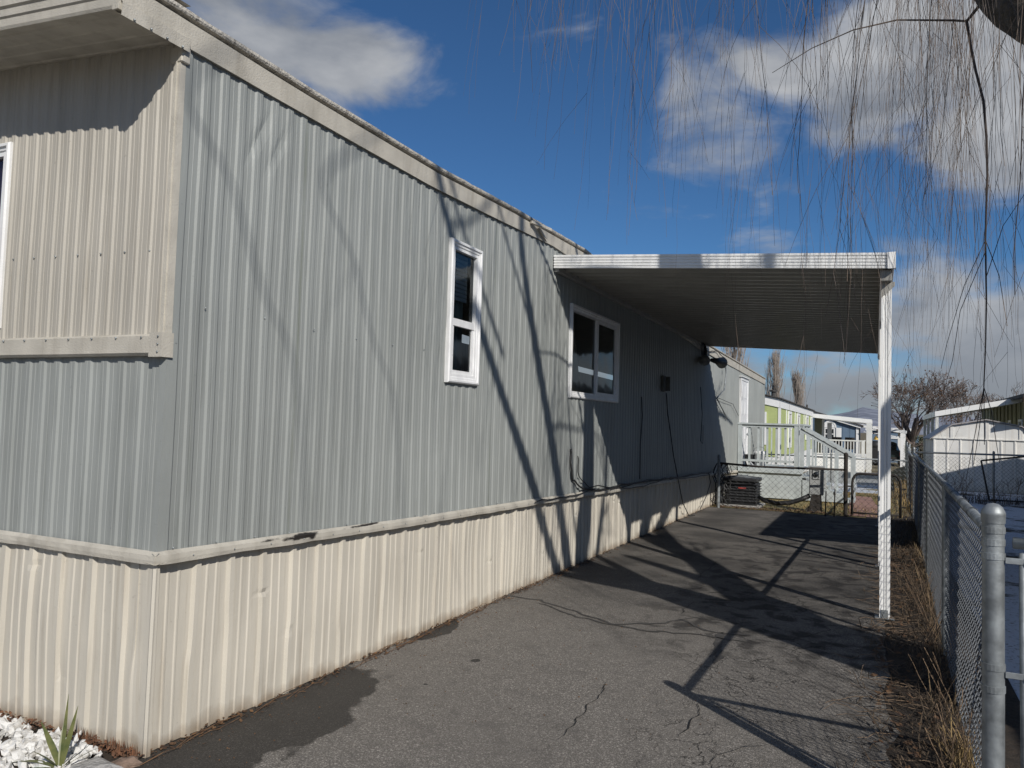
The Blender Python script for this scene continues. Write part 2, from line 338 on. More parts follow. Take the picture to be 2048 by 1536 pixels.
# ---------------------------------------------------------------- mesh helpers
ORG = {}
class MB:
    def __init__(s): s.v = []; s.f = []
    def quadgrid(s, rows, skip=None):
        n0 = len(s.v); nr = len(rows); nc = len(rows[0])
        for r in rows: s.v.extend(Vector(p) for p in r)
        for i in range(nr - 1):
            for j in range(nc - 1):
                if skip and skip(i, j): continue
                a = n0 + i * nc + j
                s.f.append((a, a + 1, a + nc + 1, a + nc))
        return s
    def box(s, x0, x1, y0, y1, z0, z1): return s.obox(Vector(((x0 + x1) / 2, (y0 + y1) / 2, (z0 + z1) / 2)), (abs(x1 - x0), abs(y1 - y0), abs(z1 - z0)))
    def obox(s, c, dim, rot=None, bev=0.):
        c = Vector(c); hx, hy, hz = dim[0] / 2, dim[1] / 2, dim[2] / 2
        q = rot or Quaternion(); n0 = len(s.v)
        b = min(bev, hx * .45, hy * .45, hz * .45)
        if b <= 0:
            for sx_ in (-1, 1):
                for sy in (-1, 1):
                    for sz in (-1, 1): s.v.append(c + q @ Vector((sx_ * hx, sy * hy, sz * hz)))
            for f in ((0, 1, 3, 2), (4, 6, 7, 5), (0, 4, 5, 1), (2, 3, 7, 6), (0, 2, 6, 4), (1, 5, 7, 3)): s.f.append(tuple(n0 + i for i in f))
            return s
        rings = []
        for (z, ins) in ((-hz, b), (-hz + b, 0), (hz - b, 0), (hz, b)):
            a, d = hx - ins, hy - ins
            k = b if ins == 0 else b * .6
            rings.append([c + q @ Vector((x, y, z)) for x, y in ((a - k, -d), (a, -d + k), (a, d - k), (a - k, d), (-a + k, d), (-a, d - k), (-a, -d + k), (-a + k, -d))])
        for r in rings: s.v.extend(r)
        for i in range(3):
            for j in range(8): s.f.append((n0 + i * 8 + j, n0 + i * 8 + (j + 1) % 8, n0 + (i + 1) * 8 + (j + 1) % 8, n0 + (i + 1) * 8 + j))
        s.f.append(tuple(n0 + j for j in reversed(range(8)))); s.f.append(tuple(n0 + 24 + j for j in range(8)))
        return s
    def bar(s, a, b, w, h, upv=(0, 0, 1), bev=0.):
        a, b = Vector(a), Vector(b); d = b - a; l = d.length; d.normalize(); u = Vector(upv); x = u.cross(d)
        if x.length < 1e-4: x = Vector((1, 0, 0)).cross(d)
        x.normalize(); u = d.cross(x)
        q = Matrix((d, x, u)).transposed().to_quaternion()
        return s.obox((a + b) / 2, (l, w, h), q, bev)
    def tube(s, pts, rad, n=6, cap=True):
        pts = [Vector(p) for p in pts]
        if isinstance(rad, (int, float)): rad = [rad] * len(pts)
        n0 = len(s.v); ref = None
        for i, p in enumerate(pts):
            d = (pts[min(i + 1, len(pts) - 1)] - pts[max(i - 1, 0)])
            if d.length < 1e-9: d = Vector((0, 0, 1))
            d.normalize()
            if ref is None: ref = Vector((0, 0, 1)) if abs(d.z) < .9 else Vector((1, 0, 0))
            x = ref - d * ref.dot(d)
            if x.length < 1e-5: x = d.orthogonal()
            x.normalize(); y = d.cross(x); ref = x
            for k in range(n):
                a = 2 * math.pi * k / n
                s.v.append(p + (x * math.cos(a) + y * math.sin(a)) * rad[i])
        for i in range(len(pts) - 1):
            for k in range(n):
                s.f.append((n0 + i * n + k, n0 + i * n + (k + 1) % n, n0 + (i + 1) * n + (k + 1) % n, n0 + (i + 1) * n + k))
        if cap and n > 2:
            s.f.append(tuple(n0 + k for k in reversed(range(n)))); e = n0 + (len(pts) - 1) * n; s.f.append(tuple(e + k for k in range(n)))
        return s
    def prism(s, poly, axis_vec, base=(0, 0, 0)):
        n0 = len(s.v); n = len(poly); a = Vector(axis_vec); b = Vector(base)
        for p in poly: s.v.append(b + Vector(p))
        for p in poly: s.v.append(b + Vector(p) + a)
        for i in range(n): s.f.append((n0 + i, n0 + (i + 1) % n, n0 + n + (i + 1) % n, n0 + n + i))
        s.f.append(tuple(n0 + i for i in reversed(range(n)))); s.f.append(tuple(n0 + n + i for i in range(n)))
        return s
    def lathe(s, c, prof, n=20, axis='z'):
        rows = []
        for (r, h) in prof:
            rows.append([(c[0] + r * math.cos(2 * math.pi * k / n), c[1] + r * math.sin(2 * math.pi * k / n), c[2] + h) if axis == 'z' else
                         (c[0] + r * math.cos(2 * math.pi * k / n), c[1] + h, c[2] + r * math.sin(2 * math.pi * k / n)) for k in range(n + 1)])
        return s.quadgrid(rows)
    def ball(s, c, r, n=6, sq=(1, 1, 1), q=None, jit=0.):
        rows = []
        for i in range(n + 1):
            t = math.pi * i / n
            row = []
            for k in range(n + 2):
                a = 2 * math.pi * (k % (n + 1)) / (n + 1)
                v = Vector((math.sin(t) * math.cos(a) * sq[0], math.sin(t) * math.sin(a) * sq[1], math.cos(t) * sq[2])) * r
                if jit: v *= 1 + jit * noise.noise(Vector(c) * 31 + v / r * 1.3)
                if q: v = q @ v
                row.append(Vector(c) + v)
            rows.append(row)
        return s.quadgrid(rows)
    def blade(s, p, d, l, w, bend, side=None):
        """a flat tapering leaf that arches over"""
        p = Vector(p); d = Vector(d).normalized(); side = side or d.cross(Vector((0, 0, 1)))
        if side.length < 1e-3: side = Vector((1, 0, 0))
        side = side.normalized(); n0 = len(s.v); k = 4
        for i in range(k + 1):
            t = i / k; c = p + d * l * t + Vector((0, 0, -1)) * bend * l * t * t
            ww = w * (1 - t) ** .7 * (0.6 + .8 * min(t * 2, 1) * (1 if t < .6 else 1)) if i < k else w * .04
            s.v.append(c - side * ww / 2); s.v.append(c + side * ww / 2)
        for i in range(k): s.f.append((n0 + 2 * i, n0 + 2 * i + 1, n0 + 2 * i + 3, n0 + 2 * i + 2))
        return s
    def build(s, name, mat, parent=None, smooth=False, kind=None):
        o_ = ORG[parent.name] if parent else Vector((0, 0, 0))
        me = bpy.data.meshes.new(name); me.from_pydata([tuple(v - o_) for v in s.v], [], s.f)
        me.materials.append(mat if not isinstance(mat, str) else MATS[mat])
        if smooth:
            me.polygons.foreach_set('use_smooth', [True] * len(me.polygons))
        me.update(); ob = bpy.data.objects.new(name, me); C.objects.link(ob)
        if parent: ob.parent = parent; ORG[ob.name] = o_
        else: ORG[ob.name] = Vector((0, 0, 0))
        if kind: ob['kind'] = kind
        return ob
def thing(name, label, cat, loc, group=None):
    o = bpy.data.objects.new(name, None); o.location = loc; C.objects.link(o); ORG[o.name] = Vector(loc)
    o.empty_display_size = .1
    o['label'] = label; o['category'] = cat
    if group: o['group'] = group
    return o
def tag(o, label, cat, group=None):
    o['label'] = label; o['category'] = cat
    if group: o['group'] = group
    return o
def lerp(tab, x):
    if x <= tab[0][0]: return tab[0][1]
    for (a, b), (c, d) in zip(tab, tab[1:]):
        if x <= c: return b + (d - b) * (x - a) / (c - a)
    return tab[-1][1]
def nz(x, y=0., z=0.): return noise.noise(Vector((x, y, z)))

# ================================================================ THE GROUND
def gz(x, y):
    """the lots behind the driveway fall away a little"""
    d = lerp([(14, 0), (24, -.18), (44, -.58), (60, -.72), (200, -.8)], y); t = min(1, max(0, (4.1 - x) / .8)) if y < 40 else 1
    return d * t
gx = [-9000, -300, -60, -12, 0, 1, 2, 3.3, 3.6, 3.9, 4.2, 6, 12, 60, 300, 9000]; gy = [-9000, -200, -20, 0, 13.9, 18, 24, 30, 39.9, 40.1, 44, 60, 120, 400, 2000, 9000]
b = MB(); b.quadgrid([[(x, y, gz(x, y) - .03) for x in gx] for y in gy]); b.build('ground', m_ground, kind='structure')
def strip(name, xl, xr, ys_, dz, mat):
    b = MB(); b.quadgrid([[(xl + (xr - xl) * k / 6, y, gz(xl + (xr - xl) * k / 6, y) + dz) for k in range(7)] for y in ys_]); return b.build(name, mat, kind='structure')
def flat(name, pts, z, mat, kind='structure'):
    b = MB(); b.v = [Vector((x, y, z)) for x, y in pts]; b.f = [tuple(range(len(pts)))]
    return b.build(name, mat, kind=kind)
edge = [(3.02 + .07 * nz(y * 1.7) + .05 * nz(y * 6, 3), y) for y in [-8 + .15 * i for i in range(141)]]
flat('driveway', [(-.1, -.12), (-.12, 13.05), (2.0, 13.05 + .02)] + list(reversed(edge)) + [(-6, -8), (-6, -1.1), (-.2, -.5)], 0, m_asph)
flat('dirt_strip', [(2.8, -8), (3.7, -8), (3.75, 14), (2.8, 14)], -.006, m_dirt)
flat('yard', [(3.6, -8), (40, -8), (40, 22.6), (3.6, 22.6)], -.012, m_snowyard)
flat('flower_bed', [(-6, -1.1), (-.2, -.5), (-.05, -.1), (-.05, .05), (-6, .05)], -.018, m_dirt)
strip('lawn', -.2, 3.3, [13.0, 14, 16, 18, 21.5], -.012, m_lawn)
strip('snow_patch', .3, 3.3, [21.5, 24, 27], -.012, m_lawnsnow)
flat('path', [(2.5, 13.3), (3.2, 13.3), (3.0, 15.5), (2.85, 18.2), (2.4, 18.2), (2.45, 15.5)], -.004, m_brick)
strip('pavement', .2, 3.3, [27, 30, 36, 43], -.010, m_slab)

# tar seams and open cracks lie on the driveway
def ribbon(pts, w, z, name, mat, seed):
    P = []
    for i in range(len(pts) - 1):
        a, c = Vector((*pts[i], 0)), Vector((*pts[i + 1], 0)); k = max(2, int((c - a).length / .03))
        for j in range(k): P.append(a.lerp(c, j / k))
    P.append(Vector((*pts[-1], 0)))
    Q = [p + Vector((nz(p.x * 9, p.y * 9, seed), nz(p.x * 9, p.y * 9, seed + 5), 0)) * .035 + Vector((nz(p.x * 40, p.y * 40, seed), nz(p.x * 40, p.y * 40, seed + 5), 0)) * .012 for p in P]
    rows = []
    for i, p in enumerate(Q):
        d = Q[min(i + 1, len(Q) - 1)] - Q[max(i - 1, 0)]; n = Vector((-d.y, d.x, 0)).normalized()
        ww = w * (.55 + .9 * abs(nz(i * .31, seed))) * min(1, (i + .3) / 3, (len(Q) - i) / 3)
        rows.append([p - n * ww / 2 + Vector((0, 0, z)), p + n * ww / 2 + Vector((0, 0, z))])
    b = MB(); b.quadgrid(rows); return b.build(name, mat, kind='structure')
m_tar = M('tar_sealant', (.06, .056, .052), .75, var=.25, vs=12, bump=.3)
m_crack = M('open_crack', (.006, .006, .006), 1, var=.1)
for i, (p, w) in enumerate([([(-.04, 3.79), (.29, 3.77), (.66, 3.59), (1.09, 3.34), (1.36, 3.5), (1.54, 3.76), (1.82, 3.51), (2.1, 3.6)], .035),
                            ([(.32, 3.69), (.77, 3.42), (1.13, 3.33), (1.42, 3.3), (1.84, 3.41), (2.1, 3.38)], .03),
                            ([(1.91, 3.56), (1.96, 3.07), (2.0, 2.74)], .06), ([(1.5, 3.76), (1.62, 3.9), (1.9, 3.95), (2.3, 3.7)], .022)]):
    ribbon(p, w, .004, 'tar_seam', m_tar, i * 3.3)
for i, p in enumerate([[(1.51, 2.03), (1.53, 1.75), (1.53, 1.53), (1.55, 1.27), (1.55, 1.09)], [(2.06, 1.97), (2.08, 1.69), (2.06, 1.42)],
                       [(2.16, 1.37), (2.27, 1.3), (2.35, 1.41), (2.46, 1.53)], [(2.29, 1.31), (2.28, 1.15)], [(1.3, 5.46), (1.29, 6.61), (1.33, 7.03)],
                       [(1.47, 3.9), (1.51, 4.45), (1.73, 4.7), (2.04, 5.39)], [(2.35, 3.3), (2.63, 2.96), (2.93, 2.76)], [(2.01, 3.7), (2.39, 3.61), (2.77, 4.34)],
                       [(2.2, 2.95), (2.65, 2.65), (2.98, 2.28)], [(.4, 6.3), (.5, 6.9), (.52, 7.2)], [(1.9, 8.6), (2.3, 8.9), (2.7, 9.6)], [(1.2, 4.6), (1.45, 5.2), (1.9, 5.0)]]):
    ribbon(p, .0065, .007, 'crack', m_crack, 20 + i * 2.7)

# mountains, very far
b = MB()
rows = []
for j in range(9):
    row = []
    for i in range(161):
        a = -1.1 + 2.2 * i / 160; d = 5200 + j * 260
        prof = math.sin(math.pi * min(1, j / 5)) if j < 3 else 1
        h = (118 + 60 * nz(a * 9, 1.3) + 55 * nz(a * 27, 4) + 24 * nz(a * 70, j * .7)) * min(1, j / 5) ** .8
        h += 40 * math.exp(-((a + .008) / .02) ** 2) * min(1, j / 5)
        if j == 8: h *= .5
        row.append((2.9 + d * math.sin(a), d * math.cos(a), h * 1.02 - 2))
    rows.append(row)
b.quadgrid(rows).build('hills', m_hill, smooth=True, kind='structure')

# ================================================================ THE GREY MOBILE HOME
BELT = [(-.1, .914), (1, .886), (2.3, .855), (4.1, .824), (13.3, .655), (21, .45)]
TOP = [(0, 3.252), (.9, 3.244), (2.2, 3.238), (3.3, 3.27), (4.5, 3.315), (6.5, 3.25), (9, 3.10), (11.8, 2.98), (20.9, 2.86)]
ROOFT = [(-.4, 3.40), (0, 3.39), (.9, 3.375), (2.3, 3.375), (3.6, 3.42), (5.4, 3.45), (9, 3.24), (11.8, 3.14), (20.9, 3.02)]
FT = lambda x: 3.25 + .075 * abs(x)            # top of the front wall, a shallow gable
home = thing('mobile_home', 'long grey corrugated metal mobile home with beige skirting beside the asphalt driveway', 'mobile home', (0, 0, 0))

def prof_siding(per=.116):
    k = per / .116
    return [(x * k, o) for x, o in ((0, 0), (.011, .0078), (.027, .0078), (.029, .0066), (.032, .0066), (.034, .0078), (.052, .0078), (.064, 0), (.086, 0), (.089, .0018), (.092, 0))], per
def prof_skirt(per=.228):
    return [(0, 0), (.010, .020), (.037, .020), (.047, 0), (.090, 0), (.096, .005), (.105, .005), (.111, 0), (.150, 0), (.156, .005), (.165, .005), (.171, 0)], per
def sheet(b, kind, u0, u1, place, zlo, zhi, rows, holes=(), seed=0., ripple=.004, jog=None, sh=0.):
    pr, per = kind
    us = []
    k = math.floor(u0 / per) - 2
    while k * per < u1:
        for (du, off) in pr:
            u = k * per + du + sh
            if u0 < u < u1: us.append((u, off))
        k += 1
    us = [(u0, 0)] + us + [(u1, 0)]
    grid = []
    for i in range(rows + 1):
        t = i / rows; r = []
        for u, off in us:
            z = zlo(u) + (zhi(u) - zlo(u)) * t
            wv = ripple * (nz(u * 1.3 + seed, z * .9) + .55 * nz(u * 5 + seed, z * 1.1, 3)) * 1.3
            uu = u + (.0045 * nz(u * 2 + seed, z * 1.6, 7)) * (0 if u in (u0, u1) else 1)
            if jog: dw, du_ = jog(u, z); wv += dw; uu += du_
            r.append(place(uu, off + wv, z))
        grid.append(r)
    def skip(i, j):
        uc = (us[j][0] + us[j + 1][0]) / 2; t = (i + .5) / rows; z = zlo(uc) + (zhi(uc) - zlo(uc)) * t
        return any(a < uc < c and d < z < e for a, c, d, e in holes)
    b.quadgrid(grid, skip)
W1 = (2.52, 3.02, 1.835, 2.937); W2 = (5.09, 6.77, 1.825, 2.83); DOOR = (16.42, 17.5, .68, 2.74); WF = (-2.9, -1.215, 1.96, 2.955)
ins = lambda w, d=.035: (w[0] + d, w[1] - d, w[2] + d, w[3] - d)
b = MB()
sheet(b, prof_siding(), .028, 20.9, lambda u, o, z: (o, u, z), lambda u: lerp(BELT, u) - .012, lambda u: lerp(TOP, u) + .03, 42, [ins(W1), ins(W2), ins(DOOR)], 2, .006,
      jog=lambda u, z: ((.0025 if ((u - .87) // 2.436) % 2 else 0) - .012 * math.exp(-((u - .50 - (z - 3.0) * .5) / .03) ** 2 - ((z - 3.0) / .13) ** 2) - .010 * math.exp(-((u - .64 - (z - 2.97) * .5) / .03) ** 2 - ((z - 2.97) / .12) ** 2) + .010 * nz(u * .7, z * .5, 9) * max(0, 1.6 - z), 0))
side = b.build('wall', m_grey, home)
side['label'] = 'long grey corrugated side wall along the driveway'
b = MB()
sheet(b, prof_siding(), -4.3, -.028, lambda u, o, z: (u, -o, z), lambda u: .905, lambda u: 1.83, 16, [], 5, .006, sh=.022)
o = b.build('wall', m_grey, home); o['label'] = 'lower grey corrugated panel of the front wall'
b = MB()
sheet(b, prof_siding(.0885), -4.3, -.028, lambda u, o, z: (u, -.006 - o, z), lambda u: 1.85, lambda u: FT(u) + .05, 24, [ins(WF)], 9, .004)
o = b.build('wall', m_beige, home); o['label'] = 'upper beige corrugated panel of the front wall'
b = MB()
b.quadgrid([[(-4.3, 0, 0), (-4.3, 20.9, 0)], [(-4.3, 0, 3.2), (-4.3, 20.9, 2.9)]])
b.quadgrid([[(-4.3, 20.9, 0), (0, 20.9, 0)], [(-4.3, 20.9, 2.95), (0, 20.9, 2.95)]])
o = b.build('wall', m_grey, home); o['label'] = 'plain grey rear and far walls'
# corner trims
b = MB(); b.prism([(-.030, -.006, 1.87), (-.030, -.020, 1.87), (.013, -.020, 1.87), (.013, .012, 1.87), (.006, .012, 1.87), (.006, -.006, 1.87)], (0, 0, 1.40)); b.prism([(-.010, -.0195, 1.87), (-.010, -.026, 1.87), (-.003, -.026, 1.87), (-.003, -.0195, 1.87)], (0, 0, 1.36))
b.build('corner_trim', m_trim, home)
b = MB(); b.prism([(-.032, 0, .90), (-.032, -.012, .90), (.0125, -.012, .90), (.0125, .033, .90), (.004, .033, .90), (.004, 0, .90)], (0, 0, .968))
o = b.build('corner_trim', m_grey, home)
b = MB(); b.prism([(.003, .014, 1.868), (.0115, .014, 1.868), (.0115, .045, 1.868), (.003, .045, 1.868)], (0, 0, 1.40)); b.build('corner_trim', m_grey, home)
b = MB(); b.prism([(-.045, .02, .0), (-.045, -.005, 0), (-.005, -.006, 0), (.004, -.005, 0), (.005, .02, 0), (-.01, .02, 0)], (0, 0, .87)); b.build('corner_trim', m_skirt, home)
b = MB(); b.prism([(-.013, -.009, .004), (-.003, -.013, .004), (.008, -.005, .004), (.006, .004, .004)], (.004, 0, .855)); b.build('corner_trim', m_skirt, home)
b = MB(); b.prism([(20.9, 0, 0)] and [(-.02, 20.87, 0), (.02, 20.87, 0), (.02, 20.92, 0), (-.02, 20.92, 0)], (0, 0, 2.9)); b.build('corner_trim', m_grey, home)
# band board across the front
b = MB(); rows = []
for zz, yy in ((1.803, -.030), (1.815, -.042), (1.893, -.040), (1.903, -.026), (1.905, -.008)):
    rows.append([(x, yy + .003 * nz(x * 4, zz * 9), zz + .004 * nz(x * 2.2, 4) + (.001)) for x in [-4.3 + .1 * i for i in range(43)] + [-.05]])
b.quadgrid(rows); b.quadgrid([rows[0], [(p[0], -.004, p[2]) for p in rows[0]]]); b.build('band_board', m_trim, home)
b = MB(); b.prism([(-.06, -.008, 1.797), (-.06, -.050, 1.797), (.022, -.050, 1.797), (.026, .012, 1.797), (.014, .012, 1.797), (.010, -.03, 1.797)], (0, 0, .113)); b.build('band_end_cap', m_trim, home)
# skirting: bulges and kinks, foot follows the asphalt
def kink(u, z):
    d = 0; e = 0; k = math.floor(u / .228); f = u - k * .228
    if f < .06:
        h = .52 + .25 * math.sin(k * 2.7 + 1)
        g = math.exp(-((z - h) / .011) ** 2)
        if k % 4 != 1 and math.sin(k * 5.1) > .1: d -= .011 * g * (1 if .005 < f < .04 else .3)
        e += .007 * math.tanh((z - h) / .06) * math.sin(k * 1.9)
    d += .016 * math.sin(z * 3.6) * nz(u * 1.1, 8)
    return d, e
b = MB()
sheet(b, prof_skirt(), .015, 20.9, lambda u, o, z: (-.030 + o, u, z), lambda u: .0 + .012 * abs(nz(u * 3)), lambda u: lerp(BELT, u) - .03, 36, [], 12, .008, jog=kink)
o = b.build('skirting', m_skirt, home); o['label'] = 'ribbed beige skirting along the driveway'
b = MB()
sheet(b, prof_skirt(.222), -4.3, -.02, lambda u, o, z: (u, .012 - o, z), lambda u: -.01, lambda u: .885, 30, [], 15, .008,
      jog=lambda u, z: (kink(u + .4, z)[0] + .012 * math.exp(-((u + .14) / .06) ** 2 - ((z - .3) / .2) ** 2), kink(u + .4, z)[1]))
o = b.build('skirting', m_skirt, home); o['label'] = 'ribbed beige skirting on the front end'
# belt trim
b = MB()
def belt(seq, place, zf, s):
    cols = []
    for u in seq:
        z = zf(u); n = nz(u * 3.1, s) * .5 + nz(u * 9, s) * .35; bu = .004 * nz(u * 5, s + 4)
        cols.append([place(u, .011, z + .004), place(u, .020 + bu, z - .004), place(u, .031 + bu, z - .012), place(u, .033 + bu * 2, z - .034 - .003 * n), place(u, .030 + bu * 2 + .006 * n, z - .053 - .009 * n), place(u, .024 + bu, z - .052 - .009 * n), place(u, -.03, z - .045)])
    b.quadgrid(cols)
belt([-.034 + .09 * i for i in range(233)], lambda u, o, z: (o, u, z), lambda u: lerp(BELT, u) + .006 * nz(u * .8, 3), 1)
belt([-4.3 + .08 * i for i in range(54)] + [.034], lambda u, o, z: (u, -o + .0, z), lambda u: .912, 2)
b.build('belt_trim', belt_mat(), home)
# roof side trim, drip gap and weathered edge
b = MB(); cols = []; cols2 = []; cols3 = []
ys = [-.36 + .12 * i for i in range(178)] + [20.92]
for y in ys:
    zb, zt = lerp(TOP, y), lerp(ROOFT, y); w = .003 * nz(y * 2.5, 1)
    cols.append([(.0, y, zb + .006), (.026 + w, y, zb), (.030 + w, y, zb + .05), (.034 + w, y, zt - .02), (.012, y, zt - .012)])
    j = .5 * nz(y * 14, 3) + .6 * nz(y * 40, 6)
    cols2.append([(.0, y, zt - .010), (.046 + .004 * j, y, zt - .002), (.052 + .004 * j, y, zt + .008), (.050 + .005 * j, y, zt + .024 + .004 * j), (.0, y, zt + .032 + .005 * j), (-.12, y, zt + .044)])
b.quadgrid(cols); b.build('roof_trim', m_trim, home)
b = MB(); b.quadgrid(cols2); b.build('roof_edge', m_peel, home)
b = MB(); zz = [(-.36, 0)]
b.quadgrid([[(.0, y, lerp(TOP, y) - .001) for y in ys[:4]], [(.046, y, lerp(TOP, y) - .030) for y in ys[:4]], [(.050, y, lerp(TOP, y) + .030) for y in ys[:4]], [(.03, y, lerp(TOP, y) + .038) for y in ys[:4]]])
b.build('flashing', m_trim, home)
b = MB(); b.obox((-.01, .0, 3.212), (.075, .05, .075), bev=.004); b.build('corner_cap', m_trim, home)
b = MB()
rows = [[(x, y, lerp(ROOFT, y) + .035 + .075 * min(-x, 4.3 + x) - .002) for y in ys] for x in (-.10, -1.2, -2.15, -3.2, -4.32)]
b.quadgrid(rows); b.build('roof', m_roofing, home)
# front eave: soffit, gutter board
b = MB(); rows = []
for i in range(5):
    y = -.335 + .335 * i / 4
    rows.append([(x, y, FT(x) + .012 - .0 * i + .005 * math.sin(i * 1.57) ** 2) for x in (-4.3, -2.15, 0)])
b.quadgrid([[(x, y, FT(x) + .014 + (.006 if j % 2 else 0)) for x in (-4.3, -2.15, .0)] for j, y in enumerate([-.335, -.30, -.292, -.215, -.207, -.13, -.122, -.045, -.035, .0])])
b.build('soffit', m_trim, home)
b = MB(); pr = [(-.335, .010), (-.360, .004), (-.366, .016), (-.368, .050), (-.376, .058), (-.378, .092), (-.388, .100), (-.390, .142), (-.380, .150), (-.335, .150)]
b.quadgrid([[(x, y, FT(x) + h) for x in (-4.3, -2.15, .028)] for y, h in pr]); b.build('gutter_board', m_trim, home)
b = MB(); b.prism([(0, y, 3.25 + h) for y, h in [(-.300, .000), (-.37, -.002), (-.375, .05), (-.392, .1), (-.395, .155), (-.300, .155)]], (.036, 0, 0)); b.build('gutter_end_cap', m_trim, home)
b = MB(); b.quadgrid([[(x, y, FT(x) + h) for x in (-4.3, -2.15, .04)] for y, h in [(-.40, .150), (-.41, .165), (-.39, .19), (-.30, .195), (.0, .19)]]); b.build('roof_edge', m_peel, home)
# screws
scr = []
for i in range(7): scr.append((-.135 - .17 * i, -.012, 2.30 + .004 * i, .0045))
for i in range(9): scr.append((-.12 - .17 * i, -.045, 1.888, .005))
for i in range(3): scr.append((.0, -.053, 1.82 + .035 * i, .005))
for i in range(4): scr.append((.052, -.30 + .085 * i, 3.228, .006))
for i in range(30): y = .08 + .26 * i; scr += [(.013, y, lerp(BELT, y) + .012, .0045), (.036, y + .1, lerp(BELT, y + .1) - .03, .004)]
for i in range(14): y = .2 + .4 * i; scr.append((.012, y, 2.05 + .02 * nz(y), .0045))
for (x, y, z, r_) in scr: b = MB(); b.ball((x, y, z), r_, 5); b.build('screw', m_galv, home, smooth=True)

# windows: casing, sash, panes
def frame(b, place, u0, u1, z0, z1, w, d0, d1, bev=.006, sill=0):
    """mitred frame with a stepped moulding; place(u, out, z)"""
    prof = [(0, d0), (0, d1 * .75), (w * .18, d1), (w * .45, d1), (w * .55, d1 * .72), (w * .88, d1 * .66), (w, d1 * .5), (w, d0 - .01)]
    rows = []
    for ins_, out_ in prof:
        rows.append([place(u0 + ins_, out_, z0 + ins_), place(u1 - ins_, out_, z0 + ins_), place(u1 - ins_, out_, z1 - ins_), place(u0 + ins_, out_, z1 - ins_), place(u0 + ins_, out_, z0 + ins_)])
    b.quadgrid(rows)
def pbox(b, place, u0, u1, o0, o1, z0, z1):
    P = [place(u, o, z) for u in (u0, u1) for o in (o0, o1) for z in (z0, z1)]
    n = len(b.v); b.v += [Vector(p) for p in P]
    for f in ((0, 1, 3, 2), (4, 6, 7, 5), (0, 4, 5, 1), (2, 3, 7, 6), (0, 2, 6, 4), (1, 5, 7, 3)): b.f.append(tuple(n + i for i in f))
def rim(b, place, u0, u1, z0, z1, w, o0, o1):
    pbox(b, place, u0, u0 + w, o0, o1, z0, z1); pbox(b, place, u1 - w, u1, o0, o1, z0, z1)
    pbox(b, place, u0 + w, u1 - w, o0, o1 - .001, z0, z0 + w); pbox(b, place, u0 + w, u1 - w, o0, o1 - .001, z1 - w, z1)
def quad(b, place, u0, u1, o, z0, z1):
    n = len(b.v); b.v += [Vector(place(u0, o, z0)), Vector(place(u1, o, z0)), Vector(place(u1, o, z1)), Vector(place(u0, o, z1))]; b.f.append((n, n + 1, n + 2, n + 3))
PX = lambda u, o, z: (o, u, z)
PF = lambda u, o, z: (u, -o, z)
def window(root, name, place, w, label, casing=.050, split=None, vsplit=None, mat=None, depth=.036, lbl=True):
    b = MB(); frame(b, place, *w, casing, -.004, depth); wo = b.build(name, mat or m_white, root)
    if label: wo['label'] = label
    i0 = (w[0] + casing, w[1] - casing, w[2] + casing, w[3] - casing)
    b = MB(); rim(b, place, *i0, .022, -.02, .018)
    panes = []
    if split:
        zs = i0[2] + (i0[3] - i0[2]) * split
        pbox(b, place, i0[0] + .022, i0[1] - .022, -.02, .014, zs - .028, zs + .028)
        rim(b, place, i0[0] + .023, i0[1] - .023, i0[2] + .023, zs - .001, .028, -.015, .008)
        panes = [(i0[0] + .04, i0[1] - .04, i0[2] + .04, zs - .02, -.006), (i0[0] + .02, i0[1] - .02, zs + .02, i0[3] - .02, -.012)]
    elif vsplit:
        us = i0[0] + (i0[1] - i0[0]) * vsplit
        pbox(b, place, us - .025, us + .025, -.02, .015, i0[2] + .022, i0[3] - .022)
        rim(b, place, us + .026, i0[1] - .022, i0[2] + .023, i0[3] - .023, .026, -.014, .008)
        panes = [(i0[0] + .02, us - .02, i0[2] + .02, i0[3] - .02, -.012), (us + .04, i0[1] - .04, i0[2] + .04, i0[3] - .04, -.004)]
    else: panes = [(i0[0] + .02, i0[1] - .02, i0[2] + .02, i0[3] - .02, -.008)]
    b.build('sash', mat or m_white, wo)
    for p in panes:
        b = MB(); quad(b, place, p[0], p[1], p[4], p[2], p[3]); b.build('pane', m_glass, wo)
    return wo
w1 = window(home, 'window', PX, W1, 'tall narrow white window with two stacked panes', split=.42)
b = MB()
for i in range(11): pbox(b, PX, W1[0] + .09, W1[1] - .09, -.075, -.06, 2.50 + .034 * i, 2.528 + .034 * i)
b.build('blind', m_blind, w1)
b = MB(); b.quadgrid([[(-.11 + .008 * math.sin(i * 1.4), W1[0] + .05 + i * .02, z) for i in range(20)] for z in (1.88, 2.9)]); b.build('curtain', M('dark_green_curtain', (.15, .20, .185), .9, var=.3, vs=5), w1)
w2 = window(home, 'window', PX, W2, 'wide white sliding window under the carport', vsplit=.53, casing=.052)
b = MB()
b.quadgrid([[(-.10 + .014 * math.sin(i * 1.1), W2[0] + .05 + i * .027 * (1 - .55 * (z - 1.87)), z) for i in range(24)] for z in (1.87, 2.1, 2.35, 2.6, 2.78)]); b.build('curtain', M('beige_curtain', (.34, .29, .24), .9, var=.2), w2)
wf = window(home, 'window', PF, WF, 'white front window with a mauve curtain', casing=.045)
b = MB(); b.quadgrid([[(-2.85 + .04 * i, .10 + .018 * math.sin(i * 1.3), z) for i in range(41)] for z in (2.0, 2.93)]); b.build('curtain', m_curtain, wf)
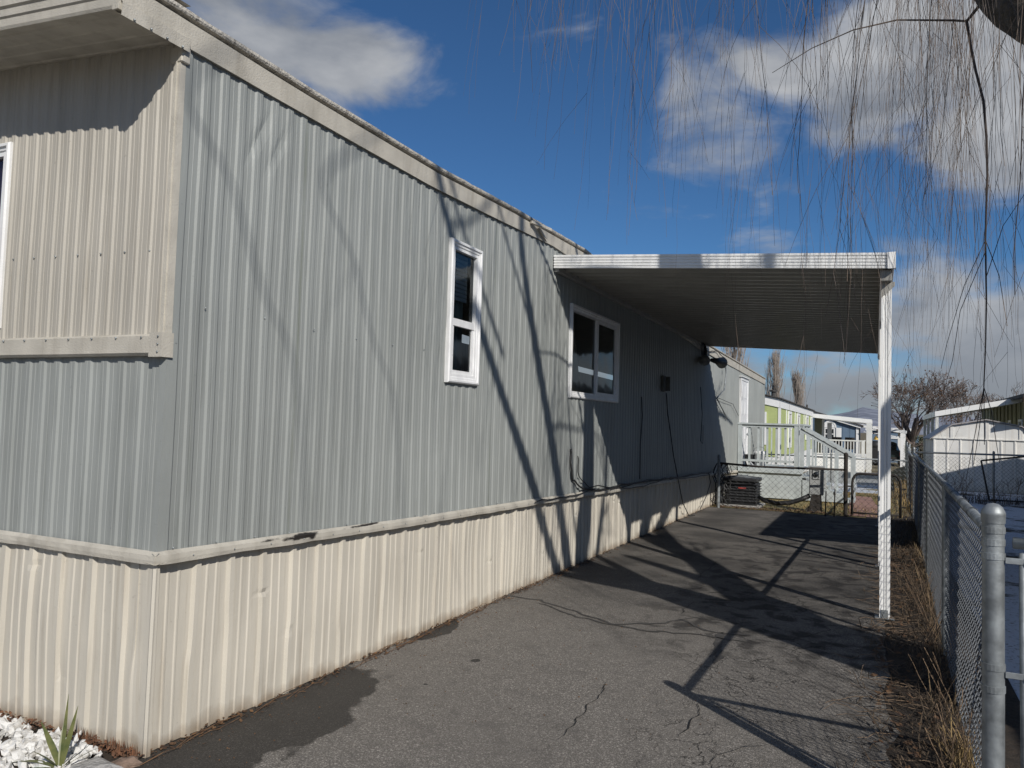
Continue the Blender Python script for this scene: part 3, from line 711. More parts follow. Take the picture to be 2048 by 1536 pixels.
# door
b = MB(); rim(b, PX, DOOR[0] - .05, DOOR[1] + .03, DOOR[2] - .01, DOOR[3] + .05, .07, -.005, .05)
pbox(b, PX, DOOR[0] - .09, DOOR[1] + .07, 0, .085, DOOR[3] + .052, DOOR[3] + .07)
fr = b.build('door_frame', m_white, home)
b = MB(); pbox(b, PX, DOOR[0] + .02, DOOR[1] - .04, .008, .034, DOOR[2], DOOR[3] - .02)
for zc in (2.45, 2.05, 1.45, 1.0):
    for uc in (16.7, 17.18): pbox(b, PX, uc - .14, uc + .14, .033, .041, zc - .15, zc + .15)
dr = b.build('door', m_white, home)
b = MB(); b.ball((.075, 17.36, 1.42), .035, 8); b.ball((.06, 17.36, 1.60), .024, 8); b.build('handle', m_galv, dr, smooth=True)
b = MB()
for zc in (.95, 2.28): pbox(b, PX, 16.435, 16.465, .034, .05, zc - .06, zc + .06)
b.build('hinge', m_galv, dr)
# small bracket on the roof trim
b = MB(); b.bar((.05, 3.92, 3.405), (.12, 4.22, 3.395), .03, .03, bev=.004); b.bar((.045, 4.10, 3.40), (.05, 4.28, 3.31), .02, .02)
b.build('bracket', m_trim, home)
# mounting box and cords on the wall
b = MB(); b.obox((.035, 9.0, 2.20), (.05, .12, .24), bev=.01); b.obox((.085, 9.08, 2.20), (.07, .012, .22), bev=.003); b.build('junction_box', M('dark_grey_box', (.10, .105, .10), .6, var=.2, vs=9), home)
def wire(root, pts, r, name='cable', mat=None, wob=.01, n=4):
    P = []
    for i in range(len(pts) - 1):
        a, c = Vector(pts[i]), Vector(pts[i + 1])
        for k in range(4): P.append(a.lerp(c, k / 4))
    P.append(Vector(pts[-1]))
    P = [p + Vector((0, nz(i * .5, r * 99), nz(i * .5, 5))) * wob for i, p in enumerate(P)]
    b = MB(); b.tube(P, r, n); return b.build(name, mat or m_black, root, smooth=True)
wire(home, [(.05, 9.12, 2.06), (.035, 9.3, 1.75), (.03, 9.5, 1.49), (.04, 9.7, 1.1), (.05, 10.0, .72), (.055, 10.35, .3), (.06, 10.8, .05), (.1, 11.1, .02)], .008)
wire(home, [(.02, 7.86, 1.95), (.02, 7.92, 1.7), (.02, 7.86, 1.3), (.02, 7.86, .82)], .006)
wire(home, [(.02, 5.17, 1.28), (.03, 5.17, 1.1), (.03, 5.22, .95), (.045, 5.5, .85), (.05, 6.1, .79), (.05, 7.2, .79), (.045, 8.4, .77), (.05, 10.2, .73), (.05, 11.6, .71), (.05, 12.75, .70)], .011, wob=.03)
wire(home, [(.02, 5.40, 1.2), (.03, 5.42, .98), (.045, 5.75, .84), (.05, 6.9, .77), (.055, 8.1, .80), (.05, 9.5, .73), (.055, 11.0, .74), (.06, 12.7, .68)], .007, wob=.04)
wire(home, [(.05, 6.5, .77), (.06, 7.6, .73), (.06, 9.0, .75), (.05, 10.9, .68), (.06, 12.8, .66)], .006, wob=.05)
wire(home, [(.05, 4.2, .80), (.05, 4.8, .80), (.052, 5.4, .79), (.05, 6.6, .80)], .006, wob=.03)
wire(home, [(.06, 12.5, .70), (.07, 12.65, .5), (.06, 12.3, .25), (.05, 11.8, .06)], .008)
wire(home, [(.02, 11.8, 2.3), (.02, 12.0, 1.8), (.02, 11.9, 1.3), (.02, 12.1, 1.25), (.02, 12.1, 1.6)], .005)
# wire coil and conduit by the floodlight
b = MB()
for k in range(4):
    rr = .13 - .02 * k; b.tube([(.06 + .012 * k, 11.75 + k * .03 + rr * math.cos(a / 10 * 6.28) * 1.2, 3.02 - .03 * k + rr * math.sin(a / 10 * 6.28) * 1.5) for a in range(11)], .007, 4)
b.build('wire_coil', m_black, home, smooth=True)
wire(home, [(.08, 13.9, 3.02), (.10, 14.0, 2.7), (.08, 13.9, 2.35), (.06, 13.2, 2.15), (.05, 13.9, 1.95), (.05, 14.5, 1.75)], .014, mat=m_galv)
wire(home, [(.06, 13.3, 2.16), (.05, 15.2, 2.1), (.05, 16.0, 1.85)], .006)
wire(home, [(.07, 11.5, 3.15), (.06, 12.2, 3.0), (.06, 13.0, 3.08), (.08, 13.9, 3.02)], .01, wob=.04)
fl = MB(); fl.lathe((0, 0, 0), [(.0, 0), (.06, .0)], 8)
b = MB(); b.obox((.08, 11.75, 2.80), (.12, .10, .12), bev=.01); b.tube([(.14, 11.75, 2.80), (.22, 11.9, 2.78)], .018, 6)
lt = b.build('floodlight', m_black, home)
b = MB(); b.tube([(.20, 11.86, 2.80), (.26, 12.10, 2.80), (.30, 12.36, 2.79)], [.035, .06, .11], 12); b.build('lamp_head', m_black, lt, smooth=True)
b = MB(); b.tube([(.16, 11.42, 2.76), (.15, 11.56, 2.77), (.12, 11.72, 2.79)], [.10, .085, .03], 12); b.build('lamp_head', m_galv, lt, smooth=True)
# leaf litter packed against the foot of the skirting
b = MB()
for i in range(1400):
    y = rnd.uniform(-.1, 12.9) if i % 3 else rnd.uniform(0, 5); w_ = rnd.expovariate(1 / .022)
    if nz(y * 1.7, 3) < -.12 and i % 4: continue
    c = Vector((-.01 + w_, y, .008 + max(0, .02 - w_ * .4) * rnd.random())); a = rnd.uniform(0, 6.28); s_ = rnd.uniform(.005, .016)
    d = Vector((math.cos(a), math.sin(a), rnd.uniform(-.3, .5))) * s_; e = Vector((-math.sin(a), math.cos(a), rnd.uniform(-.3, .5))) * s_ * .6
    n = len(b.v); b.v += [c - d, c + e, c + d, c - e]; b.f.append((n, n + 1, n + 2, n + 3))
for i in range(70):
    y = rnd.uniform(-.1, 6); x = rnd.uniform(.0, .06); l_ = rnd.uniform(.05, .35); h_ = rnd.uniform(.005, .03)
    b.tube([(x, y, .006), (x + rnd.uniform(-.02, .03), y + l_ / 2, h_ + .008), (x + rnd.uniform(-.02, .02), y + l_, .006 + rnd.random() * .03)], .0018, 3)
b.build('leaf_litter', m_litter, kind='stuff')

# ================================================================ CARPORT
car = thing('carport', 'white ribbed aluminium carport roof on slim white posts attached to the grey home', 'carport', (3.0, 4.7, 0))
CY0, CY1, CX = 4.59, 12.3, 3.076
bot = lambda x: 3.106 - .059 * x
b = MB(); ys = []; k = 0
y = CY0 + .02
while y < CY1 - .02:
    ys += [(y, .020), (y + .168, .020), (y + .172, -.026), (y + .186, -.026), (y + .190, .020)]
    y += .2
ys = [q for q in ys if q[0] < CY1 - .03] + [(CY1 - .02, 0)]
xs = [.012 + (CX - .03) * i / 6 for i in range(7)]
b.quadgrid([[(x, y, bot(x) + .022 + dz) for y, dz in ys] for x in xs])
b.quadgrid([[(x, y, bot(x) + .115 + dz * .5) for y, dz in ys] for x in xs])
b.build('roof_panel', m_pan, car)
def fascia(b, P, n, up_, h, lo):
    pass
# ribbed fascia along the front and the outer side and back
fp = [(.0, .0), (.020, .0), (.022, .014), (.014, .018), (.014, .024), (.024, .028), (.024, .042), (.015, .046), (.015, .052), (.025, .056), (.025, .070), (.016, .074), (.016, .080), (.026, .084), (.026, .098), (.017, .102), (.017, .108), (.028, .112), (.028, .130), (.0, .132)]
b = MB(); b.quadgrid([[(x, CY0 - o + .01, bot(x) + h) for x in (.014, CX - .05)] for o, h in fp]); b.build('fascia', m_alu, car)
b = MB(); b.quadgrid([[(CX - .02 + o, y, bot(CX) + h) for y in (CY0 + .03, CY1)] for o, h in fp]); b.build('fascia', m_alu, car)
b = MB(); b.quadgrid([[(x, CY1 - .01 + o, bot(x) + h) for x in (.014, CX - .02)] for o, h in fp]); b.build('fascia', m_alu, car)
b = MB(); b.prism([(CX - .052, CY0 - .022, bot(CX) - .002), (CX + .012, CY0 - .022, bot(CX) - .002), (CX + .012, CY0 + .05, bot(CX) - .002), (CX + .004, CY0 + .05, bot(CX) - .002), (CX + .004, CY0 - .012, bot(CX) - .002), (CX - .052, CY0 - .012, bot(CX) - .002)], (0, 0, .138)); b.build('corner_cap', m_alu, car)
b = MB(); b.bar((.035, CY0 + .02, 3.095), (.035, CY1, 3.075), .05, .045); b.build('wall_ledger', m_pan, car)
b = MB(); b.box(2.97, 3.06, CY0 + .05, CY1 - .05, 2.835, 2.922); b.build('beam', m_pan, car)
def post(y, x=3.022):
    b = MB(); w = .040; g = .010
    pl = [(-w, -w), (-w * .55, -w), (-w * .5, -w + g * .5), (-w * .2, -w + g * .5), (-w * .1, -w), (w * .1, -w), (w * .16, -w + g), (w * .34, -w + g), (w * .4, -w), (w, -w), (w, -w * .3), (w - g, -w * .2), (w - g, w * .2), (w, w * .3), (w, w),
          (w * .4, w), (w * .34, w - g), (-w * .34, w - g), (-w * .4, w), (-w, w), (-w, w * .3), (-w + g, w * .2), (-w + g, -w * .2), (-w, -w * .3)]
    b.prism([(x + a, y + c, .0) for a, c in pl], (0, 0, 2.833)); return b.build('post', m_alu, car)
post(4.78); post(7.55); post(11.8)
for y in (4.78, 7.55, 11.8):
    b = MB(); b.obox((3.022, y, .004), (.15, .12, .008), bev=.002); b.obox((3.022, y - .046, .04), (.05, .006, .07)); b.build('base_plate', m_galv, car)
b = MB(); b.prism([(2.978, 4.722, 2.70), (3.085, 4.722, 2.80), (3.085, 4.722, 2.835), (2.976, 4.722, 2.835)], (0, .004, 0)); b.build('gusset', m_pan, car)

# ================================================================ CHAIN-LINK FENCES
def link(b, A, D, p=.062, r=.0017, sides=3, kn=.005):
    """woven diamonds between top A..B; A = (a, b, z0, z1) along a line"""
    a, c, z0, z1 = A; a = Vector((*a, 0)); c = Vector((*c, 0)); l = (c - a).length; d = (c - a) / l; nrm = Vector((-d.y, d.x, 0))
    k = 0; st = p / 2; q2 = p / 2
    while k * q2 < l + .001:
        u = k * q2; pts = []; j = 0; z = z0 if not callable(z0) else z0(u)
        top = z1(u) if callable(z1) else z1
        while z < top + .001:
            s_ = 1 if (j + k) % 2 else -1
            uu = min(max(u + s_ * (q2 / 2 + r * .8), 0), l)
            q = a + d * uu + nrm * (kn * (1 if j % 2 else -1) * .6 + .006 * nz(u * 1.3, z * 2)); pts.append(q + Vector((0, 0, z)))
            j += 1; z += st
        if len(pts) > 1: b.tube(pts, r, sides, cap=False)
        k += 1
def pole(b, x, y, z0, z1, r, n=12, dome=True):
    pr = [(r, z0), (r, z1)]
    b.lathe((x, y, 0), pr, n)
def cap(b, x, y, z, r, n=16): b.lathe((x, y, z), [(r * 1.08, 0), (r * 1.1, .03), (r * 1.12, .032), (r * 1.06, .042), (r * .85, .058), (r * .5, .069), (0, .073)], n)
LF = lambda y: 3.345 + .019 * (y - .85)
lf = thing('chain_link_fence', 'long galvanised chain-link fence running beside the driveway behind the dead weeds', 'fence', (3.34, .85, 0))
b = MB(); link(b, ((LF(.93), .93), (LF(13.6), 13.6), .02, 1.2), None, p=.066, r=.0021, sides=4, kn=.014); b.build('mesh', m_wire, lf)
def tpost(root, x, y, h, r=.0415, bands=(1.195, 1.15, 1.10, .70, .62, .2), capit=True, mat=None, name='post'):
    b = MB(); pole(b, x, y, -.05, h, r, 20); p_ = b.build(name, mat or m_galv, root, smooth=True)
    for z in bands:
        b = MB(); b.lathe((x, y, z), [(r, 0), (r + .003, .0005), (r + .003, .001), (r + .003, .023), (r + .003, .0235), (r, .024)], 20); b.build('band', mat or m_galv, p_)
    if capit: b = MB(); cap(b, x, y, h - .02, r); b.build('cap', mat or m_galv, p_, smooth=True)
    return p_
tpost(lf, 3.340, .85, 1.252, r=.0365)
for y in (3.85, 6.9, 9.9, 13.65): tpost(lf, LF(y), y, 1.20 if y < 13 else 1.26, .024, (), y > 13)
b = MB(); b.tube([(LF(.87), .87, 1.185), (LF(5), 5, 1.192), (LF(9), 9, 1.185), (LF(13.65), 13.65, 1.19)], .021, 10); b.build('top_rail', m_galv, lf, smooth=True)
for i in range(17):
    y = 1.1 + .62 * i + .1 * nz(i * 3.3); b = MB(); b.tube([(LF(y) + .0235 * math.cos(a) * 1.05, y + .01 * math.sin(a * .5), 1.187 + .0245 * math.sin(a)) for a in [k * .7 for k in range(10)]], .0024, 4)
    b.build('tie_wire', m_wire, lf)
# gate at the near end
gt = thing('gate', 'galvanised chain-link gate hinged to the thick domed fence post', 'gate', (3.44, .85, 0))
b = MB(); b.tube([(3.435, .84, .08), (3.43, .84, 1.13)], .012, 8); b.tube([(4.5, .78, .08), (4.5, .78, 1.16)], .017, 8)
b.tube([(3.40, .84, 1.165), (4.5, .78, 1.16)], .021, 10); b.tube([(3.43, .84, .10), (4.5, .78, .10)], .017, 8); b.build('gate_frame', m_galv, gt, smooth=True)
b = MB(); link(b, ((3.445, .835), (4.48, .78), .1, 1.15), None, p=.07, r=.0024, sides=5); b.build('mesh', m_wire, gt)
for z in (1.10, .69, .28):
    b = MB(); b.bar((3.375, .83, z), (3.45, .83, z), .005, .022, bev=.002); b.ball((3.452, .822, z), .012, 6); b.build('hinge', m_galv, gt)
# driveway-end fence and dark arched gate
cf = thing('chain_link_fence', 'short sagging chain-link fence across the end of the driveway in front of the air conditioner', 'fence', (.2, 12.95, 0))
b = MB(); link(b, ((.22, 12.98), (2.42, 13.1), .03, lambda u: .86 - .03 * math.sin(u / 2.2 * 3.14)), None, p=.115, r=.0034); b.build('mesh', m_dark_wire, cf)
tpost(cf, .17, 12.95, .98, .03, (.8, .4, .1)); tpost(cf, 2.45, 13.1, 1.12, .036, (), mat=m_stump)
b = MB(); b.tube([(.17, 12.95, .87), (.9, 12.98, .835), (1.6, 13.03, .84), (2.45, 13.1, .85)], .02, 8); b.build('top_rail', m_stump, cf, smooth=True)
ag = thing('gate', 'dark arched chain-link gate ajar between the driveway and the brick path', 'gate', (2.55, 13.15, 0))
b = MB(); x0, x1, yy = 2.56, 3.36, 13.15
arch = [(x0, yy, .03), (x0, yy, .62)] + [(x0 + .12 - .12 * math.cos(a), yy, .62 + .17 * math.sin(a)) for a in (.4, .8, 1.2, 1.57)] + [(x1 - .12 + .12 * math.sin(a), yy, .62 + .17 * math.cos(a)) for a in (0, .4, .8, 1.2, 1.57)] + [(x1, yy, .03)]
b.tube(arch, .022, 8); b.tube([(x0, yy, .07), (x1, yy, .07)], .016, 6); b.build('gate_frame', m_stump, ag, smooth=True)
b = MB(); link(b, ((x0 + .02, yy), (x1 - .02, yy), .08, .77), None, p=.115, r=.0034); b.build('mesh', m_dark_wire, ag)
b = MB()
for xx in (x0 - .06, x1 + .05):
    for z in (.22, .55): b.bar((xx - .04, yy, z), (xx + .04, yy, z), .03, .025)
b.build('hinge', m_stump, ag)
# neighbour's cross fence
nf = thing('chain_link_fence', 'chain-link fence crossing the snowy yard in front of the white shed', 'fence', (3.7, 18.6, 0))
b = MB(); link(b, ((3.7, 18.6), (9.2, 18.9), .05, 1.08), None, p=.09, r=.0032); b.build('mesh', m_dark_wire, nf)
b = MB(); b.tube([(3.7, 18.6, 1.11), (6, 18.73, 1.13), (9.2, 18.9, 1.14)], .022, 8); b.build('top_rail', m_galv, nf, smooth=True)
for x in (3.7, 5.45, 7.6, 9.2): tpost(nf, x, 18.6 + (x - 3.7) * .055, 1.16, .025, ())
# fence beyond, wandering away along the lots
ff = thing('chain_link_fence', 'rusty leaning chain-link fence running away behind the arched gate', 'fence', (3.58, 13.8, 0))
fpts = [(3.56, 13.8), (3.60, 16.5), (3.72, 19.5), (3.85, 23), (3.95, 28), (4.1, 34)]
b = MB()
for (a, c) in zip(fpts, fpts[1:]): link(b, (a, c, .04, 1.12), None, p=.12, r=.0035)
b.build('mesh', m_dark_wire, ff)
b = MB(); b.tube([(x, y, 1.14 + .04 * nz(y)) for x, y in fpts], .022, 8); b.build('top_rail', m_galv, ff, smooth=True)
for (x, y) in fpts[1:]: tpost(ff, x, y, 1.22, .026, ())
# far crossing fence
xf = thing('chain_link_fence', 'low grey chain-link fence crossing beyond the lawn in front of the far decks', 'fence', (-.2, 21.4, 0))
b = MB(); link(b, ((-.1, 21.3), (3.8, 21.6), .05, .80), None, p=.11, r=.0035); b.build('mesh', m_wire, xf)
b = MB(); b.tube([(-.1, 21.3, .83), (3.8, 21.6, .80)], .02, 8); b.build('top_rail', m_galv, xf, smooth=True)
for x in (-.1, 1.8, 3.8): tpost(xf, x, 21.3 + .077 * (x + .1), .9, .025, ())
# loose frame leaning on the neighbour's fence
g = MB(); g.tube([(5.17, 18.45, .98), (5.30, 18.2, .1)], .02, 6); g.tube([(5.17, 18.45, .98), (6.1, 18.55, 1.12), (7.0, 18.6, 1.2)], .02, 6); g.tube([(5.30, 18.2, .1), (7.0, 18.3, .1)], .018, 6); g.tube([(7.0, 18.6, 1.2), (7.0, 18.3, .1)], .018, 6)
tag(g.build('metal_frame', m_stump), 'loose dark tubular frame leaning against the chain-link fence before the white shed', 'metal frame')
for i, (x, y, h, lab) in enumerate([(2.12, 12.8, .46, 'thin rusty stake beside the dark stump of the meter box'), (2.27, 12.8, .50, 'thin rusty stake nearest the dark fence post')]):
    b = MB(); b.tube([(x, y, -.02), (x + .01, y, h)], .011, 6); tag(b.build('stake', m_stump), lab, 'stake', 'stakes by the driveway-end fence')

# ================================================================ AIR CONDITIONER
ac = thing('air_conditioner', 'charcoal boxy air-conditioning unit behind the short chain-link fence', 'air conditioner', (.5, 13.75, 0))
b = MB(); b.obox((.5, 13.75, .265), (.62, .66, .47), bev=.05); b.build('housing', m_acs, ac)
b = MB(); b.obox((.5, 13.75, .535), (.68, .72, .075), bev=.03); b.build('lid', m_acs, ac)
b = MB()
for i in range(8): b.obox((.5, 13.75, .06 + .055 * i), (.67, .71, .014), bev=.006)
b.build('louvres', m_acs, ac)
b = MB()
for i in range(6): b.tube([(.5 + .05 * i * math.cos(a * .6283), 13.75 + .05 * i * math.sin(a * .6283), .585) for a in range(11)], .006, 4)
b.obox((.5, 13.75, .60), (.2, .2, .03), bev=.01); b.build('fan_grille', m_galv, ac)
b = MB(); b.obox((.55, 13.386, .375), (.15, .012, .03)); b.build('badge', m_badge, ac)
b = MB(); b.obox((.5, 13.75, .015), (.8, .85, .05), bev=.01); tag(b.build('concrete_pad', m_rock), 'concrete pad under the charcoal air conditioner', 'concrete pad')
b = MB(); P = [(.82, 13.7, .20), (.95, 13.6, .14), (1.2, 13.5, .11), (1.45, 13.5, .14), (1.65, 13.52, .22), (1.80, 13.55, .30)]; b.tube(P, .045, 8)
tag(b.build('hose', m_black, smooth=True), 'fat black hose sagging between the air conditioner and the meter box', 'hose')
tk = thing('tangled_cables', 'tangle of black cables and dry vines hanging by the left fence post', 'cables', (.15, 13.2, 0))
b = MB()
for i in range(16):
    x = rnd.uniform(.08, .34); y = 13.12 + rnd.random() * .2; pts = [(x, y, .85)]
    for k in range(6): pts.append((x + rnd.uniform(-.09, .09), y + rnd.uniform(-.05, .05), .85 - (k + 1) * .13))
    b.tube(pts, rnd.uniform(.004, .010), 4)
b.build('cable', m_black, tk)
mb = thing('meter_box', 'grey electric meter pedestal with a small glass window on a dark wooden post', 'meter box', (1.92, 13.55, 0))
b = MB(); b.obox((1.92, 13.57, .585), (.26, .2, .53), bev=.015); b.obox((1.92, 13.55, .862), (.29, .26, .025), bev=.008); b.obox((2.06, 13.6, .60), (.06, .16, .3), bev=.01); bo = b.build('housing', m_box, mb)
b = MB(); rim(b, PF, 1.855, 1.985, .63, .82, .02, -13.465, -13.452); b.build('window_frame', m_box, bo)
b = MB(); b.lathe((1.92, 13.46, .725), [(.05, 0), (.048, -.03), (0, -.04)], 14, 'y'); b.build('meter', m_tint, bo, smooth=True)
b = MB(); b.prism([(1.78, 13.46, -.03), (2.02, 13.46, -.03), (2.0, 13.46, .33), (1.83, 13.46, .33)], (0, .2, 0)); b.prism([(1.66, 13.47, -.03), (1.8, 13.47, -.03), (1.84, 13.47, .16)], (0, .18, 0)); b.build('wooden_post', m_stump, mb)

# ================================================================ PORCH
pd = thing('porch', 'pale blue-grey wooden porch with railing and steps at the side door', 'porch', (.7, 16.3, 0))
DX = 1.44; DY0, DY1, DZ = 16.2, 18.3, .66
b = MB(); b.box(.03, DX, DY0, DY1, DZ - .03, DZ); b.box(.03, DX + .02, DY0 - .03, DY0, DZ - .10, DZ - .002); b.build('deck', m_deckpaint, pd)
b = MB(); rows = [[(.03 + .235 * i + .0, DY0 + .02 + (.006 if i % 2 else 0), z) for i in range(7)] for z in (-.02, DZ - .1)]
b.quadgrid(rows); b.quadgrid([[(DX, y, z) for y in (DY0 + .02, DY1)] for z in (-.02, DZ - .1)]); b.build('skirt_panel', m_deckpaint, pd)
b = MB()
for (x, y) in ((.06, DY0 + .03), (.72, DY0 + .03), (DX - .12, DY0 + .03), (DX - .02, DY0 + .03), (DX - .02, DY1 - .05), (.06, DY1 - .05)):
    pass
for (x, y) in ((.06, DY0 + .03), (DX - .13, DY0 + .03), (DX - .01, DY0 + .03), (DX - .02, DY1 - .05)):
    b = MB(); b.box(x - .045, x + .045, y - .045, y + .045, DZ - .05, 1.66); b.build('railing_post', m_deckpaint, pd)
b = MB(); b.box(.01, DX + .03, DY0 - .03, DY0 + .09, 1.662, 1.70); b.box(.1, DX - .17, DY0 + .01, DY0 + .05, .80, .85); b.box(.10, DX - .17, DY0 + .01, DY0 + .05, 1.60, 1.661)
b.box(DX - .07, DX + .03, DY0 + .1, DY1, 1.66, 1.698); b.box(.1, DX, DY1 - .08, DY1 - .04, 1.62, 1.66); b.build('handrail', m_deckpaint, pd)
for i in range(5):
    x = .27 + .2 * i; b = MB(); b.obox((x, DY0 + .055, 1.13), (.045, .03, .94), Quaternion((0, 1, 0), .02 * math.sin(i * 3))); b.build('baluster', m_deckpaint, pd)
for i in range(5):
    x = .3 + .22 * i; b = MB(); b.box(x, x + .03, DY1 - .08, DY1 - .05, .66, 1.62); b.build('baluster', m_deckpaint, pd)
# steps go down to the right
for i in range(4):
    x = DX + .27 * i; z = DZ - .165 * (i + 1) + .02
    b = MB(); b.box(x + .002, x + .29, DY0 + .02, DY0 + 1.0, z - .035, z); b.box(x + .262, x + .288, DY0 + .04, DY0 + .98, z - .19, z - .037); b.build('step', m_deckpaint, pd)
b = MB(); b.prism([(DX + .01, DY0, -.02), (DX + .01, DY0, DZ - .22), (DX + .22, DY0, DZ - .25), (DX + 1.08, DY0, .02), (DX + 1.08, DY0, -.02)], (0, .02, 0)); b.build('stringer', m_deckpaint, pd)
for yy in (DY0 + .0, DY0 + .98):
    b = MB(); b.bar((DX, yy, 1.62), (2.50, yy, 1.02), .09, .05); b.bar((DX, yy, 1.54), (2.46, yy, .96), .035, .07); b.build('handrail', m_deckpaint, pd)
    for k, x in enumerate((1.66, 1.90, 2.14, 2.49)):
        zt = 1.60 - (x - DX) * .566; b = MB(); w_ = .022 if k != 3 else .04; b.box(x - w_, x + w_, yy - .02, yy + .02, .0 if k == 3 else .42 - k * .13, zt); b.build('baluster', m_deckpaint, pd)
bk = thing('bucket', 'white plastic bucket with a wire handle standing on the porch', 'bucket', (.42, 16.9, .66))
b = MB(); b.lathe((.42, 16.9, .66), [(0, 0), (.125, 0), (.14, .3), (.15, .31), (.15, .33), (.143, .33), (.145, .37), (.13, .37), (.12, .06), (0, .05)], 18); b.build('pail', m_bucket, bk, smooth=True)
b = MB(); b.tube([(.42 + .15 * math.cos(a), 16.88, 1.0 + .13 * math.sin(a)) for a in [k * .314 for k in range(11)]], .004, 4); b.build('handle', m_galv, bk)
sc = thing('dustpan', 'white plastic scoop lying beside the bucket on the porch', 'scoop', (.28, 16.5, .66))
b = MB(); b.prism([(.16, 16.4, .84), (.20, 16.4, .83), (.34, 16.4, .70), (.42, 16.4, .67), (.30, 16.4, .665), (.20, 16.4, .72)], (0, .2, 0)); b.build('scoop', m_bucket, sc)
bx = thing('planter', 'black plastic tub standing by the door on the porch', 'tub', (.22, 16.75, .66))
b = MB(); b.lathe((.20, 16.85, .66), [(0, 0), (.1, 0), (.13, .25), (.14, .26), (.14, .28), (.12, .28), (.1, .04), (0, .04)], 12); b.build('pot', m_black, bx)

# ================================================================ HOMES BEHIND
gh = thing('mobile_home', 'lime green mobile home with white trim beyond the porch', 'mobile home', (-.24, 27, -.25))
GX, GY0, GY1 = -.24, 26.93, 43.5
b = MB()
for i in range(35):
    ya = GY0 + (GY1 - GY0) * i / 35; yb = GY0 + (GY1 - GY0) * (i + 1) / 35
    b.box(GX - .05, GX, ya + .008, yb - .008, .58, 2.50)
b.box(GX - .06, GX - .012, GY0, GY1, .58, 2.5)
b.build('wall', m_green, gh)
b = MB()
for i in range(9): b.box(GX - .45 * (i + 1) + .006, GX - .45 * i - .006, GY0 - .012, GY0 + .03, .58, 2.55 + .1 * min(i, 5))
b.box(-4.5, GX, GY0 - .004, GY0 + .03, .58, 2.5); b.prism([(-4.5, GY0, 2.5), (GX, GY0, 2.5), (-2.4, GY0, 2.95)], (0, .03, 0)); b.build('gable_wall', m_green, gh)
b = MB(); b.box(GX, GX + .04, GY0 - .05, GY1, 2.36, 2.66); b.box(GX - .02, GX + .03, GY0 - .03, GY0 + .45, .56, 2.36)
for y in (30.0, 33.6, 38.2, 43.2): b.box(GX, GX + .02, y - .55 if y < 43 else y - .2, y - .35 if y < 43 else y + .1, .6, 2.36)
b.prism([(GX + .04, GY0 - .05, 2.36), (GX + .04, GY0 - .05, 2.66), (-2.4, GY0 - .05, 3.14), (-2.4, GY0 - .05, 2.84)], (0, .03, 0)); b.build('trim', m_white2, gh)
b = MB(); b.box(-4.4, GX - .01, GY0 + .02, GY1, -.6, .56); b.build('skirting', m_white2, gh)
b = MB(); b.prism([(GX + .12, GY0 - .12, 2.665), (-2.4, GY0 - .12, 3.17), (-4.7, GY0 - .12, 2.665), (-2.4, GY0 - .12, 3.23), (GX + .12, GY0 - .12, 2.70)][0:2] + [(-4.7, GY0 - .12, 2.665), (-4.7, GY0 - .12, 2.71), (-2.4, GY0 - .12, 3.22), (GX + .12, GY0 - .12, 2.71)], (0, GY1 - GY0 + .2, 0))
rf = b.build('roof', m_roofing, gh)
b = MB(); b.tube([(-.9, 31, 2.9), (-.9, 31, 3.12)], .09, 8); b.tube([(-.9, 31, 3.13), (-.9, 31, 3.2)], .16, 8); b.tube([(-.5, 43, 2.7), (-.5, 43, 3.0)], .05, 6); b.build('vent', m_roofing, rf)
def simple_window(root, place, u0, u1, z0, z1, fw=.07, bars=((.5,), ()), label=None, mat=None):
    b = MB(); rim(b, place, u0, u1, z0, z1, fw, .0, .05)
    for t in bars[0]: zc = z0 + (z1 - z0) * t; pbox(b, place, u0 + fw, u1 - fw, .0, .04, zc - .03, zc + .03)
    for t in bars[1]: uc = u0 + (u1 - u0) * t; pbox(b, place, uc - .02, uc + .02, .001, .039, z0 + fw, z1 - fw)
    w_ = b.build('window', mat or m_white2, root)
    if label: w_['label'] = label
    b = MB(); quad(b, place, u0 + fw - .01, u1 - fw + .01, .012, z0 + fw - .01, z1 - fw + .01); b.build('pane', m_tint, w_)
    return w_
PG = lambda u, o, z: (GX + .0 + o, u, z)
for (a, c) in ((30.15, 31.3), (33.95, 35.2), (38.7, 40.1), (41.9, 42.9)): simple_window(gh, PG, a, c, .85 if a < 38 else 1.1, 2.32, .1)
b = MB(); pbox(b, lambda u, o, z: (u, GY0 - .02 - o, z), -1.0, -.66, 0, .03, 1.0, 2.2); b.build('shutter', m_white2, gh)

# long covered deck at the far end of the green home
dk = thing('covered_deck', 'white railed deck under a flat white awning at the far end of the green home', 'deck', (1.2, 44, -.58))
b = MB(); b.prism([(-.25, 43.6, 2.31), (-.25, 43.6, 2.53), (2.76, 43.6, 2.27), (2.76, 43.6, 2.05)], (0, 7, 0)); b.build('awning', m_white2, dk)
for x, y in ((2.62, 43.7), (2.62, 50.3), (.30, 50.3)):
    b = MB(); b.box(x - .13, x + .13, y - .1, y + .1, -.7, 2.1); b.build('post', m_rail_far, dk)
b = MB(); b.box(-.2, 2.42, 43.62, 50, .10, .24); b.build('deck', m_white2, dk)
b = MB(); b.box(-.2, 2.40, 43.66, 43.72, -.8, .098); b.box(2.36, 2.40, 43.73, 50, -.8, .098); b.build('skirt_panel', m_white2, dk)
b = MB(); b.box(-.2, 2.42, 43.62, 43.70, 1.05, 1.12); b.box(-.2, 2.38, 43.63, 43.69, .30, .35); b.box(2.35, 2.42, 43.71, 46.5, 1.05, 1.12); b.build('handrail', m_rail_far, dk)
